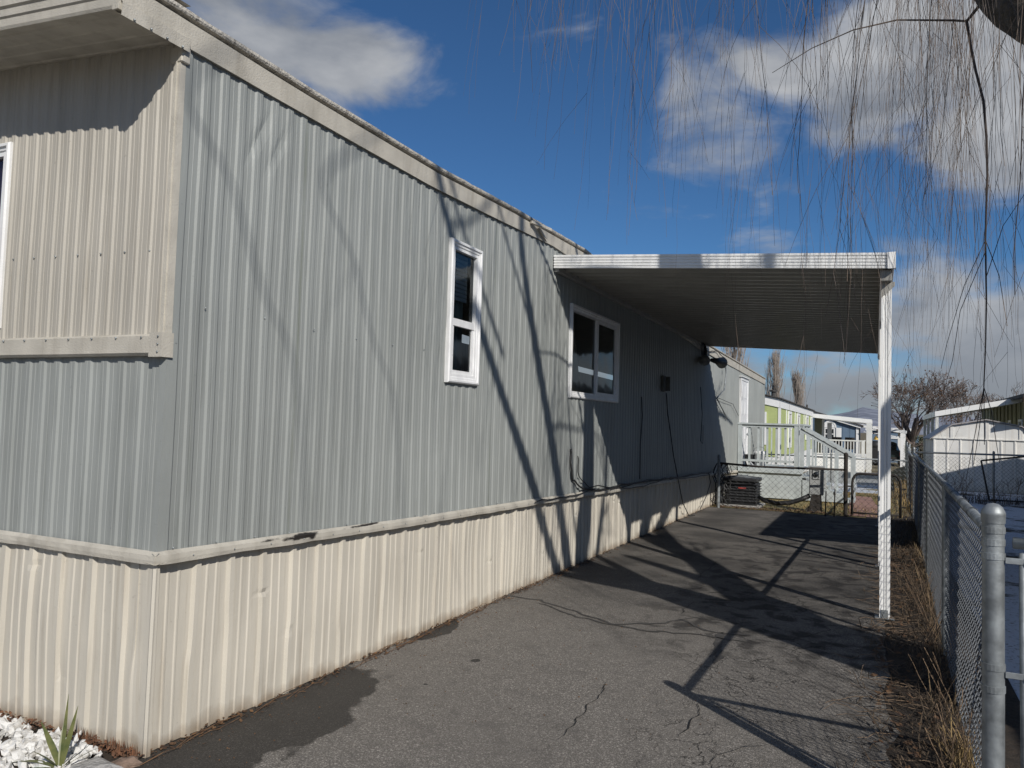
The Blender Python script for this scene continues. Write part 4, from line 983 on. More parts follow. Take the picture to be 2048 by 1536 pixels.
for i in range(17): x = -.08 + .15 * i; b = MB(); b.box(x - .022, x + .022, 43.64, 43.68, .351, 1.049); b.build('baluster', m_rail_far, dk)
b = MB(); b.box(2.25, 2.42, 43.60, 43.72, .2, 1.1); b.build('railing_post', m_rail_far, dk)
b = MB(); b.box(-.28, .12, 45.6, 45.7, .2, 2.45); b.build('side_wall', m_olive, dk)
b = MB(); b.box(.13, .26, 45.55, 45.7, .2, 2.43); b.build('side_trim', m_rail_far, dk)
for (x, w_, h_, nme, lab) in ((.95, .35, .75, 'patio_chair', 'dark patio chair behind the white deck railing, left of its pair'), (1.62, .35, .72, 'patio_chair', 'dark patio chair behind the white deck railing beside the corner post')):
    t_ = thing(nme, lab, 'chair', (x, 45, .24), 'dark chairs on the far covered deck')
    b = MB(); b.obox((x, 45, .62), (.5, .5, .06), bev=.02); b.build('seat', m_stump, t_)
    b = MB(); b.obox((x, 45.25, .95), (.5, .05, .6), bev=.02); b.build('backrest', m_stump, t_)
    for sx_ in (-.22, .22):
        for sy in (-.2, .2): b = MB(); b.tube([(x + sx_, 45 + sy, .24), (x + sx_, 45 + sy, .6)], .02, 5); b.build('leg', m_stump, t_)

# blue home
bh = thing('house', 'slate blue house with an arched window and white shutters beyond the covered deck', 'house', (.5, 54, -.7))
b = MB(); gab = lambda x: 2.02 + .29 * (1.95 - x)
for i in range(12):
    xa, xb = 1.82 - .45 * (i + 1), 1.82 - .45 * i
    if xa < -2.7: break
    b.prism([(xa + .012, 54, -.7), (xb - .012, 54, -.7), (xb - .012, 54, gab(xb) - .03), (xa + .012, 54, gab(xa) - .03)], (0, .08, 0))
b.prism([(-2.6, 54.02, -.7), (1.8, 54.02, -.7), (1.8, 54.02, gab(1.8) - .03), (-2.6, 54.02, gab(-2.6) - .03)], (0, .06, 0))
b.box(1.78, 1.86, 54.05, 64, -.7, 2.0); b.build('wall', m_blue, bh)
b = MB(); b.box(1.76, 1.92, 53.93, 54.1, -.7, gab(1.95)); b.prism([(-2.7, 53.8, gab(-2.7) - .16), (2.05, 53.8, gab(2.05) - .16), (2.05, 53.8, gab(2.05) + .02), (-2.7, 53.8, gab(-2.7) + .02)], (0, .06, 0)); b.build('trim', m_white2, bh)
b = MB(); b.prism([(-2.8, 53.7, gab(-2.8) + .025), (2.2, 53.7, gab(2.2) + .025), (2.2, 53.7, gab(2.2) + .09), (-2.8, 53.7, gab(-2.8) + .09)], (0, 10.5, 0)); b.build('roof', m_roofing, bh)
PB = lambda u, o, z: (u, 53.995 - o, z)
aw = simple_window(bh, PB, -.22, .46, .55, 1.80, .08, ((.34, .67), (.35, .65)), 'tall window under a white arch')
b = MB(); b.quadgrid([[(.12 + r_ * math.cos(a), y, 1.82 + r_ * math.sin(a) * 1.1) for a in [math.pi * k / 14 for k in range(15)]] for r_, y in ((.43, 53.99), (.43, 53.93), (.34, 53.93), (.33, 53.95), (0.01, 53.95))]); b.build('arch', m_white2, aw)
for x0_ in (.52, -.62):
    b = MB(); pbox(b, PB, x0_, x0_ + .34, 0, .05, .35, 1.82); pbox(b, PB, x0_ + .05, x0_ + .29, .05, .058, .42, 1.04); pbox(b, PB, x0_ + .05, x0_ + .29, .05, .058, 1.12, 1.75); b.build('shutter', m_white2, bh)
pc = thing('patio_cover', 'white flat-roofed patio cover with two posts on the right side of the blue house', 'carport', (3.4, 58, -.7))
b = MB(); b.prism([(1.9, 56, 2.14), (4.85, 56, 1.76), (4.85, 56, 1.56), (1.9, 56, 1.94)], (0, 7, 0)); b.build('roof_panel', m_white2, pc)
for x, y in ((4.62, 56.1), (4.62, 62.6)):
    b = MB(); b.box(x - .16, x + .16, y - .1, y + .1, -.75, 1.6); b.build('post', m_white2, pc)
b = MB(); b.bar((2.2, 56.1, 1.60), (4.5, 56.1, 1.30), .06, .07); b.build('brace', m_white2, pc)
sh2 = thing('garage', 'small blue garage with a white framed door behind the dark parked car', 'garage', (4, 66, -.7))
b = MB(); b.box(2.3, 6.0, 66, 66.2, -.75, 1.9); b.build('wall', m_blue, sh2)
b = MB(); rim(b, lambda u, o, z: (u, 65.99 - o, z), 3.6, 5.0, -.6, 1.25, .12, 0, .05); b.box(2.2, 6.1, 65.8, 65.9, 1.75, 1.98); b.build('trim', m_white2, sh2)
# dark car under the patio cover
cr_ = thing('parked_car', 'dark green car with red tail lamps parked under the patio cover', 'car', (3.7, 60, -.7))
b = MB(); body = [(2.85, -.38), (2.82, .1), (2.9, .30), (3.0, .38), (4.5, .38), (4.6, .30), (4.66, .1), (4.64, -.38)]
b.quadgrid([[(3.74 + (x - 3.74) * k, y, z) for x, z in body] for y, k in ((57.6, .9), (57.75, 1), (61.6, 1), (61.9, .88))])
b.prism([(3.74 + (x - 3.74) * .9, 57.6, z) for x, z in body], (0, .01, 0)); b.build('body', m_carp, cr_, smooth=False)
b = MB(); cab = [(3.02, .38), (3.2, .86), (3.4, .96), (4.1, .96), (4.3, .86), (4.48, .38)]
b.quadgrid([[(3.75 + (x - 3.75) * k, y, .38 + (z - .38) * kz) for x, z in cab] for y, k, kz in ((57.75, .96, .02), (58.3, 1, 1), (60.0, 1, 1), (60.8, .95, .02))]); cbn = b.build('cabin', m_carp, cr_)
b = MB(); b.prism([(3.15, 58.02, .46), (4.35, 58.02, .46), (4.2, 58.02, .82), (3.3, 58.02, .82)], (0, .02, 0)); b.build('rear_window', m_tint, cbn)
for x in (2.95, 4.53): b = MB(); b.obox((x, 57.62, .15), (.16, .06, .28), bev=.02); b.build('tail_lamp', m_red, cr_)
for x in (2.95, 4.53):
    for y in (58.4, 61.1): b = MB(); b.lathe((x, y, -.4), [(0, 0)], 4) if 0 else b.tube([(x - .1, y, -.40), (x + .1, y, -.40)], .32, 14); b.build('wheel', m_rubber, cr_)
b = MB(); b.obox((3.74, 57.58, -.2), (1.5, .12, .2), bev=.04); b.build('bumper', m_stump, cr_)
yl = thing('lantern', 'small yellow lantern hanging under the patio cover', 'lantern', (2.98, 56.3, 1.15))
b = MB(); b.tube([(2.98, 56.3, 1.08), (2.98, 56.3, 1.16), (2.98, 56.3, 1.33)], [.16, .15, .05], 8); b.build('shade', M('yellow_shade', (.65, .42, .08), .6), yl)
b = MB(); b.tube([(2.98, 56.3, 1.32), (2.98, 56.3, 2.0)], .012, 4); b.build('cord', m_black, yl)
# odds and ends in shade beside the deck
gr = thing('barbecue', 'black covered barbecue standing in the shade beside the far deck', 'barbecue', (2.95, 52, -.65))
b = MB(); b.obox((2.95, 52, .1), (.95, .6, 1.1), bev=.08); b.build('cart', m_black, gr)
b = MB(); b.tube([(2.45, 52, .75), (3.45, 52, .75)], .3, 12); b.build('lid', m_black, gr, smooth=True)

# white shed
sh = thing('shed', 'white steel garden shed with a barn-shaped roof behind the chain-link fence', 'shed', (5.76, 24, 0))
S0, S1, SY0, SY1 = 4.44, 7.08, 22.9, 26.4
b = MB()
pts = []; x = S0; k = 0
while x < S1: pts += [(x, 0), (x + .02, .022), (x + .05, .022), (x + .07, 0)]; x += .33
pts.append((S1, 0))
b.quadgrid([[(px_, SY0 - o, z) for px_, o in pts] for z in (-.02, .5, 1.0, 1.44)])
b.quadgrid([[(S0 - o, SY0 + (px_ - S0) * 1.32, z) for px_, o in pts] for z in (-.02, .5, 1.0, 1.44)])
b.box(S1 - .02, S1, SY0, SY1, 0, 1.44); b.box(S0, S1, SY1 - .02, SY1, 0, 1.44)
b.build('wall', m_shed, sh)
b = MB(); gp = [(S0 - .02, 1.46), (4.93, 1.84), (5.76, 2.0), (6.59, 1.84), (S1 + .02, 1.46)]
b.prism([(x, SY0 - .012, z - .01) for x, z in gp], (0, .03, 0))
for x in (4.93, 5.80, 6.6): b.box(x - .05, x + .03, SY0 - .035, SY0 - .013, 1.47, lerp(gp, x) - .03)
b.box(S0 - .02, S1 + .02, SY0 - .04, SY0 - .014, 1.445, 1.475); b.build('gable', m_shed, sh)
b = MB(); gp2 = [(S0 - .08, 1.44), (4.92, 1.87), (5.76, 2.035), (6.6, 1.87), (S1 + .08, 1.44)]
b.quadgrid([[(x, y, z) for x, z in gp2] for y in (SY0 - .10, SY1 + .05)]); b.quadgrid([[(x, y, z - .03) for x, z in gp2] for y in (SY0 - .10, SY1 + .05)])
b.quadgrid([[(x, SY0 - .10, z - h) for x, z in gp2] for h in (0, .03)]); b.build('roof', M('shed_roof', (.33, .31, .30), .5, var=.15), sh)
# home and carport at the right, with slanting roof
nh = thing('house', 'olive house with small white framed windows behind the shed at the right edge', 'house', (7.7, 30, 0))
b = MB(); b.box(7.7, 7.8, 22, 42, 0, 2.85)
for i in range(20): b.box(7.66, 7.70, 22.5 + i * 1.0, 22.56 + i, 0, 2.85)
b.build('wall', m_olive, nh)
b = MB(); b.prism([(7.3, 21.6, 2.86), (10, 21.6, 3.45), (12.8, 21.6, 2.86), (12.8, 21.6, 2.98), (10, 21.6, 3.57), (7.3, 21.6, 2.98)], (0, 20.6, 0)); b.build('roof', m_roofing, nh)
for (a, c) in ((27.9, 28.5), (30.2, 30.9), (32.6, 33.3)): simple_window(nh, lambda u, o, z: (7.70 - o, u, z), a, c, 1.2, 2.2, .08)
ca = thing('carport', 'white slanting carport roof on a row of thin posts beside the olive house', 'carport', (5, 34, 0))
b = MB(); b.prism([(4.93, 30, 2.22), (7.66, 30, 2.80), (7.66, 30, 2.99), (4.93, 30, 2.41)], (0, 8.2, 0)); b.build('roof_panel', m_white2, ca)
for y in (30.1, 32.6, 35.3, 38.0): b = MB(); b.box(4.95, 5.05, y - .05, y + .05, 0, 2.23); b.build('post', m_rail_far, ca)
# home off to the right whose gable shades the snowy yard
oh = thing('mobile_home', 'pale mobile home standing to the right of the snowy yard', 'mobile home', (9.6, 12, 0))
b = MB(); b.box(7.2, 12, -4, 20, 0, 2.8); b.prism([(7.2, -3.98, 2.79), (12, -3.98, 2.79), (9.6, -3.98, 3.5)], (0, 23.96, 0)); b.build('wall', m_shed, oh)
b = MB(); b.prism([(6.95, -4.2, 2.75), (9.6, -4.2, 3.52), (12.25, -4.2, 2.75), (12.25, -4.2, 2.82), (9.6, -4.2, 3.62), (6.95, -4.2, 2.82)], (0, 24.3, 0)); b.build('roof', m_roofing, oh)
for y in (6, 10, 14): simple_window(oh, lambda u, o, z: (7.2 - o, u, z), y, y + 1.2, 1.1, 2.1)

pa = thing('patio_awning', 'flat dark awning on thin posts built out from the pale home at the right', 'awning', (6, 8.2, 0))
b = MB(); b.box(4.93, 7.1, 6.25, 9.9, 2.94, 3.0); b.build('roof_panel', m_roofing, pa)
for y in (6.35, 9.8): b = MB(); b.box(5.0, 5.08, y - .04, y + .04, 0, 2.88); b.build('post', m_alu, pa)
# ================================================================ TREES
def grow(b, p, d, l, r, lev, q):
    """recursive bare branch; q = dict(split, spread, up, shrink, rmin, rnd, droop)"""
    rn = q['rnd']; n = q.get('seg', 4); pts = [p]; rr = [r]; dd = Vector(d)
    for i in range(n):
        dd = (dd + Vector((rn.gauss(0, 1), rn.gauss(0, 1), rn.gauss(0, 1))) * q['wob'] + Vector((0, 0, q['up']))).normalized()
        p = p + dd * l / n; pts.append(p); rr.append(r * (1 - .45 * (i + 1) / n))
    b.tube(pts, [max(x, q['rmin']) for x in rr], 6 if r > .06 else 3, cap=False)
    if lev == 0: 
        if 'tips' in q: q['tips'].append(p)
        return
    k = q['split'] + (1 if rn.random() < .4 else 0)
    for i in range(k):
        t = rn.uniform(.45, 1); j = min(n, max(1, int(t * n + .5)))
        a = rn.uniform(0, 6.283); ax = dd.orthogonal().normalized(); ax.rotate(Quaternion(dd, a)); nd = (dd + ax * rn.uniform(*q['spread'])).normalized()
        grow(b, pts[j], nd, l * rn.uniform(*q['shrink']), rr[j] * .66, lev - 1, q)
def bare_tree(name, label, base, trunk_h, r, limbs, lev, l, q, mat, group=None, lit=None):
    t_ = thing(name, label, 'tree', base, group); rn = q['rnd']; base = Vector(base)
    b = MB(); top = base + Vector((rn.uniform(-.1, .1), 0, trunk_h)); b.tube([base, base.lerp(top, .5) + Vector((.06, 0, 0)), top], [r * 1.25, r, r * .8], 8); b.build('trunk', mat, t_, smooth=True)
    b = MB()
    for i in range(limbs):
        a = 6.283 * (i + rn.random() * .6) / limbs; s_ = rn.uniform(*q['open'])
        grow(b, top - Vector((0, 0, rn.random() * trunk_h * .3)), Vector((math.cos(a) * s_, math.sin(a) * s_, 1)).normalized(), l * rn.uniform(.85, 1.1), r * .55, lev, q)
    b.build('crown', mat, t_)
    if lit:
        b = MB()
        for p in q['tips']:
            if rn.random() < lit: b.ball(p, rn.uniform(.03, .07), 3, (1, 1, .8))
        b.build('dry_leaves', m_litter, t_)
    return t_
rn = random.Random(5)
bare_tree('bare_tree', 'wide spreading bare tree with reddish seed clusters behind the white carport post', (5.15, 57, -.7), 1.9, .26, 10, 6, 2.0,
          dict(rnd=rn, split=2, spread=(.35, .8), up=.05, wob=.14, shrink=(.62, .86), rmin=.011, open=(.3, 1.5), tips=[]), m_btree, lit=.16)
bare_tree('bare_tree', 'pale bare tree showing above the slanting carport roof at the right', (9.5, 72, -.7), 2.0, .22, 6, 6, 1.9,
          dict(rnd=rn, split=2, spread=(.3, .8), up=.06, wob=.14, shrink=(.62, .86), rmin=.013, open=(.4, 1.2), tips=[]), m_btree)
bare_tree('bare_tree', 'pale bare tree at the right edge behind the olive house', (14, 80, -.7), 1.8, .22, 6, 6, 1.8,
          dict(rnd=rn, split=2, spread=(.3, .8), up=.06, wob=.14, shrink=(.62, .86), rmin=.013, open=(.4, 1.2), tips=[]), m_btree)
def poplar(base, h, w, label):
    t_ = thing('poplar_tree', label, 'tree', base, 'bare poplars behind the grey home'); base = Vector(base)
    b = MB(); b.tube([base, base + Vector((.1, 0, h * .5)), base + Vector((0, 0, h * .97))], [.22, .13, .02], 7); b.build('trunk', m_poplar, t_, smooth=True)
    b = MB(); q = dict(rnd=rn, split=3, spread=(.10, .32), up=.30, wob=.07, shrink=(.55, .85), rmin=.0045)
    for i in range(70):
        t = .14 + .82 * (i / 70); a = rn.uniform(0, 6.283); ww = w * math.sin(math.pi * min(1, .18 + t * .85)) ** .8
        p = base + Vector((.1 * math.sin(t * 3.1), 0, h * t)); s_ = rn.uniform(.25, .75)
        grow(b, p, Vector((math.cos(a) * s_ * 1.1, math.sin(a) * s_ * 1.1, 1)).normalized(), ww * rn.uniform(.9, 1.5), .035, 2, q)
    b.build('crown', m_poplar, t_)
poplar((-4.25, 60, -.7), 8.3, 1.6, 'slender pale bare poplar rising between the grey and green homes')
poplar((-5.0, 46, -.6), 9.6, 1.9, 'dense pale bare poplar seen under the carport edge above the grey roof')
poplar((-3.1, 66, -.7), 7.2, 1.4, 'smaller bare poplar just right of the slender one')
def bush(base, h, w, label, mat, n=900):
    t_ = thing('conifer_shrub', label, 'shrub', base); base = Vector(base)
    b = MB(); b.tube([base, base + Vector((0, 0, h * .8))], [.05, .015], 5); b.build('stem', m_bark, t_)
    b = MB()
    for i in range(n):
        t = rn.random() ** .8; a = rn.uniform(0, 6.283); rr = w * (1 - t * .6) * rn.uniform(.5, 1) * (1 + .3 * nz(a, t * 4)); p = base + Vector((math.cos(a) * rr, math.sin(a) * rr, h * t))
        b.blade(p, (math.cos(a), math.sin(a), rn.uniform(-.1, .9)), rn.uniform(.08, .2), .06, .2)
    b.build('foliage', mat, t_)
bush((4.95, 41, -.6), 2.0, .55, 'dark evergreen shrub between the bare tree and the white shed', m_conifer)
bush((4.55, 44, -.6), 1.6, .4, 'olive evergreen shrub at the foot of the bare tree', m_grass, 500)

# ---- the weeping willow: trunk out of the frame at the right, limbs over the driveway
wl = thing('willow_tree', 'big bare weeping willow whose limb and hanging twigs fill the upper right sky', 'tree', (6.1, 1.1, 0))
def limb(pts, rad, name='branch', n=10, sub=5):
    P = [Vector(p) for p in pts]; Q = []; RR = []
    for i in range(len(P) - 1):
        p0, p1, p2, p3 = P[max(0, i - 1)], P[i], P[i + 1], P[min(len(P) - 1, i + 2)]
        for k in range(sub):
            t = k / sub
            Q.append(.5 * ((2 * p1) + (p2 - p0) * t + (2 * p0 - 5 * p1 + 4 * p2 - p3) * t * t + (3 * p1 - p0 - 3 * p2 + p3) * t ** 3)); RR.append(rad[i] + (rad[i + 1] - rad[i]) * t)
    Q.append(P[-1]); RR.append(rad[-1])
    RR = [r * (1 + .07 * nz(i * .7, r * 9)) for i, r in enumerate(RR)]
    b = MB(); b.tube(Q, RR, n); b.build(name, m_bark, wl, smooth=True); return Q
limb([(6.15, 1.15, -.1), (6.1, 1.05, .5), (6.0, .85, 2.7), (6.0, .65, 3.4)], [.62, .5, .44, .34], 'trunk', 18)
curves = []
curves.append(limb([(6.0, .7, 3.1), (6.0, .42, 4.1), (6.0, -.1, 4.7), (6, -.45, 5.15), (6, -1.4, 6.3), (6, -2.1, 7.1), (6, -2.9, 8.1), (5.8, -3.4, 9)], [.28, .24, .13, .085, .075, .06, .045, .03]))
curves.append(limb([(6.0, .5, 3.9), (6.0, .1, 4.6), (6, -.10, 5.1), (6, -.68, 6.35), (6, -1.2, 7.35), (6, -1.6, 8.3), (6.2, -1.8, 9.2)], [.22, .13, .10, .085, .07, .05, .03]))
C_ = limb([(6.0, .85, 2.6), (5.3, 1.15, 2.9), (4.6, 1.6, 3.25), (4.0, 2.1, 3.48), (3.78, 2.38, 3.80), (3.58, 2.58, 4.17), (3.40, 2.68, 4.75), (3.15, 2.8, 5.5), (2.8, 2.9, 6.3)], [.30, .25, .20, .17, .15, .145, .135, .11, .07], n=16)
curves.append(limb([(6.0, .9, 3.0), (6, 1.32, 3.55), (6, 2.28, 4.19), (6, 2.85, 5.07), (6.2, 3.3, 6.1), (6.3, 3.5, 7.2)], [.26, .20, .17, .16, .11, .06]))
curves.append(limb([(6.0, .45, 4.2), (6, .75, 4.9), (6, .95, 5.5), (6, 1.05, 6.1), (6, 1.0, 7.0)], [.1, .06, .045, .04, .03]))
curves.append(limb([(6, 2.5, 4.5), (6.3, 4.0, 5.6), (6.6, 5.8, 6.6), (6.9, 7.6, 7.2)], [.11, .09, .06, .03]))
curves.append(limb([(6.1, 3.2, 5.6), (6.2, 5.5, 6.4), (6.0, 8.0, 6.9), (6.1, 10.0, 6.8)], [.08, .07, .05, .025]))
for (sy, sz) in ((0, 0), (1.0, -.15)):   # long pendulous limbs high behind the camera
    limb([(6 - sy * .2, -1.9 + sy, 7.2 + sz), (6.4, -4.0 + sy, 9.3 + sz), (7, -6.2 + sy, 9.1 + sz), (7, -5.95 + sy, 8.6 + sz), (7, -5.7 + sy, 8.1 + sz), (7, -5.45 + sy, 7.75 + sz), (7, -5.3 + sy, 7.0 + sz), (7, -5.2 + sy, 6.2 + sz)], [.03, .016, .010, .008, .0075, .007, .005, .003], n=6)
curves.append(limb([(6.0, .9, 2.9), (7.2, .2, 4.2), (8.2, -.6, 5.8), (8.8, -1.2, 7.2)], [.24, .18, .12, .06]))
# arching boughs that carry the curtains over the driveway
b = MB(); boughs = []
def bough(pts, r0):
    P = [Vector(p) for p in pts]; Q = []
    for i in range(len(P) - 1):
        p0, p1, p2, p3 = P[max(0, i - 1)], P[i], P[i + 1], P[min(len(P) - 1, i + 2)]
        for k in range(6):
            t = k / 6; Q.append(.5 * ((2 * p1) + (p2 - p0) * t + (2 * p0 - 5 * p1 + 4 * p2 - p3) * t * t + (3 * p1 - p0 - 3 * p2 + p3) * t ** 3))
    Q.append(P[-1]); b.tube(Q, [r0 * (1 - .75 * i / len(Q)) for i in range(len(Q))], 6); boughs.append(Q)
T = (3.15, 2.8, 5.5)
bough([T, (2.5, 2.4, 6.1), (1.6, 2.2, 6.3), (.6, 2.4, 6.0), (.1, 2.6, 5.6)], .035)
bough([T, (2.9, 3.4, 6.1), (2.3, 4.0, 6.3), (1.5, 4.4, 6.2), (.8, 4.6, 5.9)], .035)
bough([(3.36, 2.68, 4.7), (3.2, 3.2, 5.5), (3.1, 3.8, 6.0), (3.2, 4.5, 6.2), (3.4, 5.2, 6.1)], .035)
bough([(3.36, 2.68, 4.7), (2.9, 2.2, 5.3), (2.3, 1.6, 5.5), (1.6, 1.2, 5.4), (1.1, 1.1, 5.1)], .03)
bough([(3.53, 2.58, 4.12), (3.45, 2.2, 4.9), (3.4, 1.8, 5.1), (3.3, 1.2, 5.0)], .025)
bough([(2.8, 2.9, 6.3), (2.2, 2.7, 6.9), (1.2, 3.0, 7.0), (.2, 3.6, 6.6), (-.4, 4.2, 6.2)], .035)
bough([(4.6, 1.6, 3.25), (4.3, 1.5, 4.4), (3.9, 1.6, 5.0), (3.6, 1.8, 5.2)], .025)
bough([(3.15, 2.8, 5.5), (3.3, 3.6, 5.9), (3.7, 4.5, 6.1), (4.0, 5.4, 5.9)], .03)
b.build('bough', m_twig, wl, smooth=True)
# visible side spray leaving the limb
b = MB()
b.tube([(3.60, 2.50, 4.12), (3.50, 2.62, 4.10), (3.43, 2.78, 4.07), (3.36, 2.80, 4.10), (3.05, 2.75, 4.14), (2.8, 2.7, 4.10), (2.55, 2.75, 4.05), (2.3, 2.8, 3.95)], [.012, .010, .009, .007, .005, .004, .003, .002], 5)
b.tube([(3.43, 2.78, 4.07), (3.45, 2.79, 3.93), (3.48, 2.8, 3.76), (3.52, 2.8, 3.57), (3.535, 2.8, 3.35), (3.54, 2.8, 3.11), (3.535, 2.81, 2.9), (3.53, 2.8, 2.72), (3.535, 2.8, 2.36), (3.53, 2.79, 2.1), (3.522, 2.8, 1.84)], [.0085, .0085, .008, .008, .0075, .0065, .006, .0055, .005, .004, .0035], 5)
for e in ([(3.522, 2.8, 1.84), (3.48, 2.8, 1.58), (3.43, 2.8, 1.28)], [(3.522, 2.8, 1.84), (3.50, 2.8, 1.6), (3.47, 2.8, 1.38)], [(3.522, 2.8, 1.84), (3.56, 2.8, 1.7), (3.60, 2.8, 1.4)], [(3.522, 2.8, 1.84), (3.525, 2.8, 1.5)],
          [(3.53, 2.8, 2.72), (3.60, 2.8, 2.5), (3.64, 2.8, 2.2)], [(3.53, 2.8, 2.72), (3.42, 2.8, 2.45), (3.33, 2.8, 2.1), (3.30, 2.8, 1.95)], [(3.535, 2.8, 2.5), (3.62, 2.8, 2.8), (3.74, 2.8, 3.0)], [(3.53, 2.8, 2.65), (3.40, 2.8, 2.3), (3.36, 2.8, 2.0), (3.31, 2.8, 1.8)],
          [(3.36, 2.80, 4.10), (3.34, 2.8, 3.8), (3.30, 2.8, 3.4), (3.2, 2.8, 3.0)]): b.tube(e, [.003, .0025, .002, .0015][:len(e)], 3)
b.build('drooping_branch', m_twig, wl)
b = MB(); rn = random.Random(11)
def strand(p, zend, r=.0022, drift=None, lev=1):
    dx, dy = drift or (rn.gauss(0, .05), rn.gauss(0, .05)); pts = [Vector(p)]; z = p[2]; st = .16; i = 0
    x, y = p[0], p[1]; curl = rn.uniform(-.10, .10) * 1.1; ph = rn.uniform(0, 6)
    while z > zend:
        f = math.exp(-i * .22)
        x += (dx * f + curl * .11 + rn.gauss(0, .006)) ; y += (dy * f + rn.gauss(0, .006)); z -= st * rn.uniform(.8, 1.1); i += 1
        if rn.random() < .06: curl = rn.uniform(-.16, .16)
        pts.append(Vector((x, y, z)))
        if lev and rn.random() < (.5 if lev > 1 else .12) and z - zend > .2:
            strand((x, y, z), max(zend - .3 * (lev - 1), z - rn.uniform(.3, 1.4)), min(r * .6, .0017) if lev > 1 else r * .8, (rn.gauss(0, .05), rn.gauss(0, .03)), lev - 1)
    n = len(pts); b.tube(pts, [r * (1 - .55 * k / n) for k in range(n)], 3, cap=False)
for bi, Q in enumerate(boughs):
    n = [22, 30, 62, 30, 34, 18, 26, 54][bi]
    k = 0
    while k < n:
        c = rn.random() * .9 + .1; base = Q[min(len(Q) - 1, int(c * len(Q)))]
        m_ = rn.choice((1, 2, 3, 5, 8)); cj = base + Vector((rn.gauss(0, .08), rn.gauss(0, .16), 0)); ce = rn.betavariate(1.7, 2.2)
        for mi in range(m_):
            k += 1; p = cj + Vector((rn.gauss(0, .02), rn.gauss(0, .02), rn.uniform(-.2, .2))); D = p.y + 2.508; s_ = (p.x - 2.945) / D
            e = min(1, max(0, ce + rn.gauss(0, .16)))
            if s_ < -.60: continue
            if s_ < -.34: el = .56 - .14 * e * rn.random()
            elif s_ < -.2: el = .50 - .30 * e
            else: el = .50 - .52 * e
            stem = mi == 0 and rn.random() < .35 and s_ > -.3
            strand(p, 1.55 + D * (el + (.05 if stem else 0)), rn.uniform(.0028, .0042) if stem else rn.uniform(.0009, .0018), (rn.gauss(0, .045), rn.gauss(0, .045)), 2 if stem else 1)
# twigs on the rest of the crown, behind and beside the camera
for Q in curves:
    for i in range(10):
        p = Q[rn.randrange(len(Q) // 2, len(Q))] + Vector((rn.gauss(0, .35), rn.gauss(0, .45), rn.uniform(-.2, .3)))
        strand(p, p.z - rn.uniform(.6, 2.6), rn.uniform(.002, .0035), (rn.gauss(0, .09), rn.gauss(0, .09)))
b.build('twigs', m_twig, wl, kind='stuff')
b = MB(); q = dict(rnd=rn, split=3, spread=(.3, .8), up=.04, wob=.14, shrink=(.55, .8), rmin=.005)
for Q in curves:
    for i in range(1):
        p = Q[rn.randrange(len(Q) // 3, len(Q))]; a = rn.uniform(0, 6.283); grow(b, p, Vector((abs(math.cos(a)) * .6, math.sin(a), rn.uniform(.1, .9))).normalized(), rn.uniform(.7, 1.3), .028, 3, q)
b.build('crown', m_twig, wl)

# ================================================================ GROUND COVER AND PLANTS
def blades(name, mat, n, fx, hmin, hmax, lean, w, bend):
    b = MB()
    for i in range(n):
        x, y = fx(); a = rnd.uniform(0, 6.283); l_ = rnd.uniform(*lean)
        b.blade((x, y, gz(x, y) - .005), (math.cos(a) * l_, math.sin(a) * l_, 1), rnd.uniform(hmin, hmax), w * rnd.uniform(.6, 1.4), rnd.uniform(*bend))
    return b.build(name, mat, kind='stuff')
def by_fence(y0, y1, s0=.12, off=-.08):
    def f():
        y = rnd.uniform(y0, y1); return (LF(y) + off - abs(rnd.gauss(0, s0)), y)
    return f
blades('dry_grass', m_straw, 800, by_fence(.75, 2.0, .06, .03), .08, .27, (.1, .8), .0045, (.1, .8))
blades('dry_grass', m_dead2, 480, by_fence(2.2, 13, .06, .02), .08, .28, (.1, .7), .007, (.1, .7))
blades('dead_weeds', m_dead, 4200, by_fence(-1, 13, .20, -.02), .06, .26, (.4, 1.8), .006, (.2, .9))
blades('lawn_grass', m_straw, 2500, lambda: (rnd.uniform(1.6, 3.5), rnd.uniform(13.3, 21)), .03, .10, (.2, 1), .012, (.1, .6))
blades('lawn_grass', m_grass, 2500, lambda: (rnd.uniform(.1, 3.5), rnd.uniform(13.2, 20)), .03, .09, (.2, 1), .012, (.1, .6))
blades('far_weeds', m_dead, 1500, lambda: (rnd.uniform(3.6, 8.5), 18.4 + rnd.gauss(0, .25)), .10, .45, (.1, .6), .008, (.1, .5))
blades('far_weeds', m_straw, 900, lambda: (LF(13.8) + .1 + rnd.gauss(0, .12), rnd.uniform(13.8, 26)), .15, .55, (.1, .6), .010, (.1, .5))
b = MB()   # weeds grown through the far yard fence
for i in range(26):
    x = rnd.uniform(3.75, 8); p = Vector((x, 18.55, 0)); grow(b, p, Vector((rnd.gauss(0, .2), 0, 1)).normalized(), rnd.uniform(.3, .5), .008, 2, dict(rnd=rnd, split=2, spread=(.3, .9), up=.05, wob=.16, shrink=(.6, .8), rmin=.004))
b.build('dry_vines', m_deadvine, kind='stuff')
b = MB()   # creeping dead stems over the asphalt edge
for i in range(120):
    y = rnd.uniform(.2, 9); x = LF(y) - rnd.uniform(.05, .35); a = rnd.uniform(2.2, 4.1); pts = [Vector((x, y, .02))]
    for k in range(rnd.randrange(4, 9)):
        a += rnd.gauss(0, .45); pts.append(pts[-1] + Vector((math.cos(a), math.sin(a), 0)) * .065); pts[-1].z = max(.008, .02 + .05 * nz(k * .4, i))
    b.tube(pts, .0017, 3)
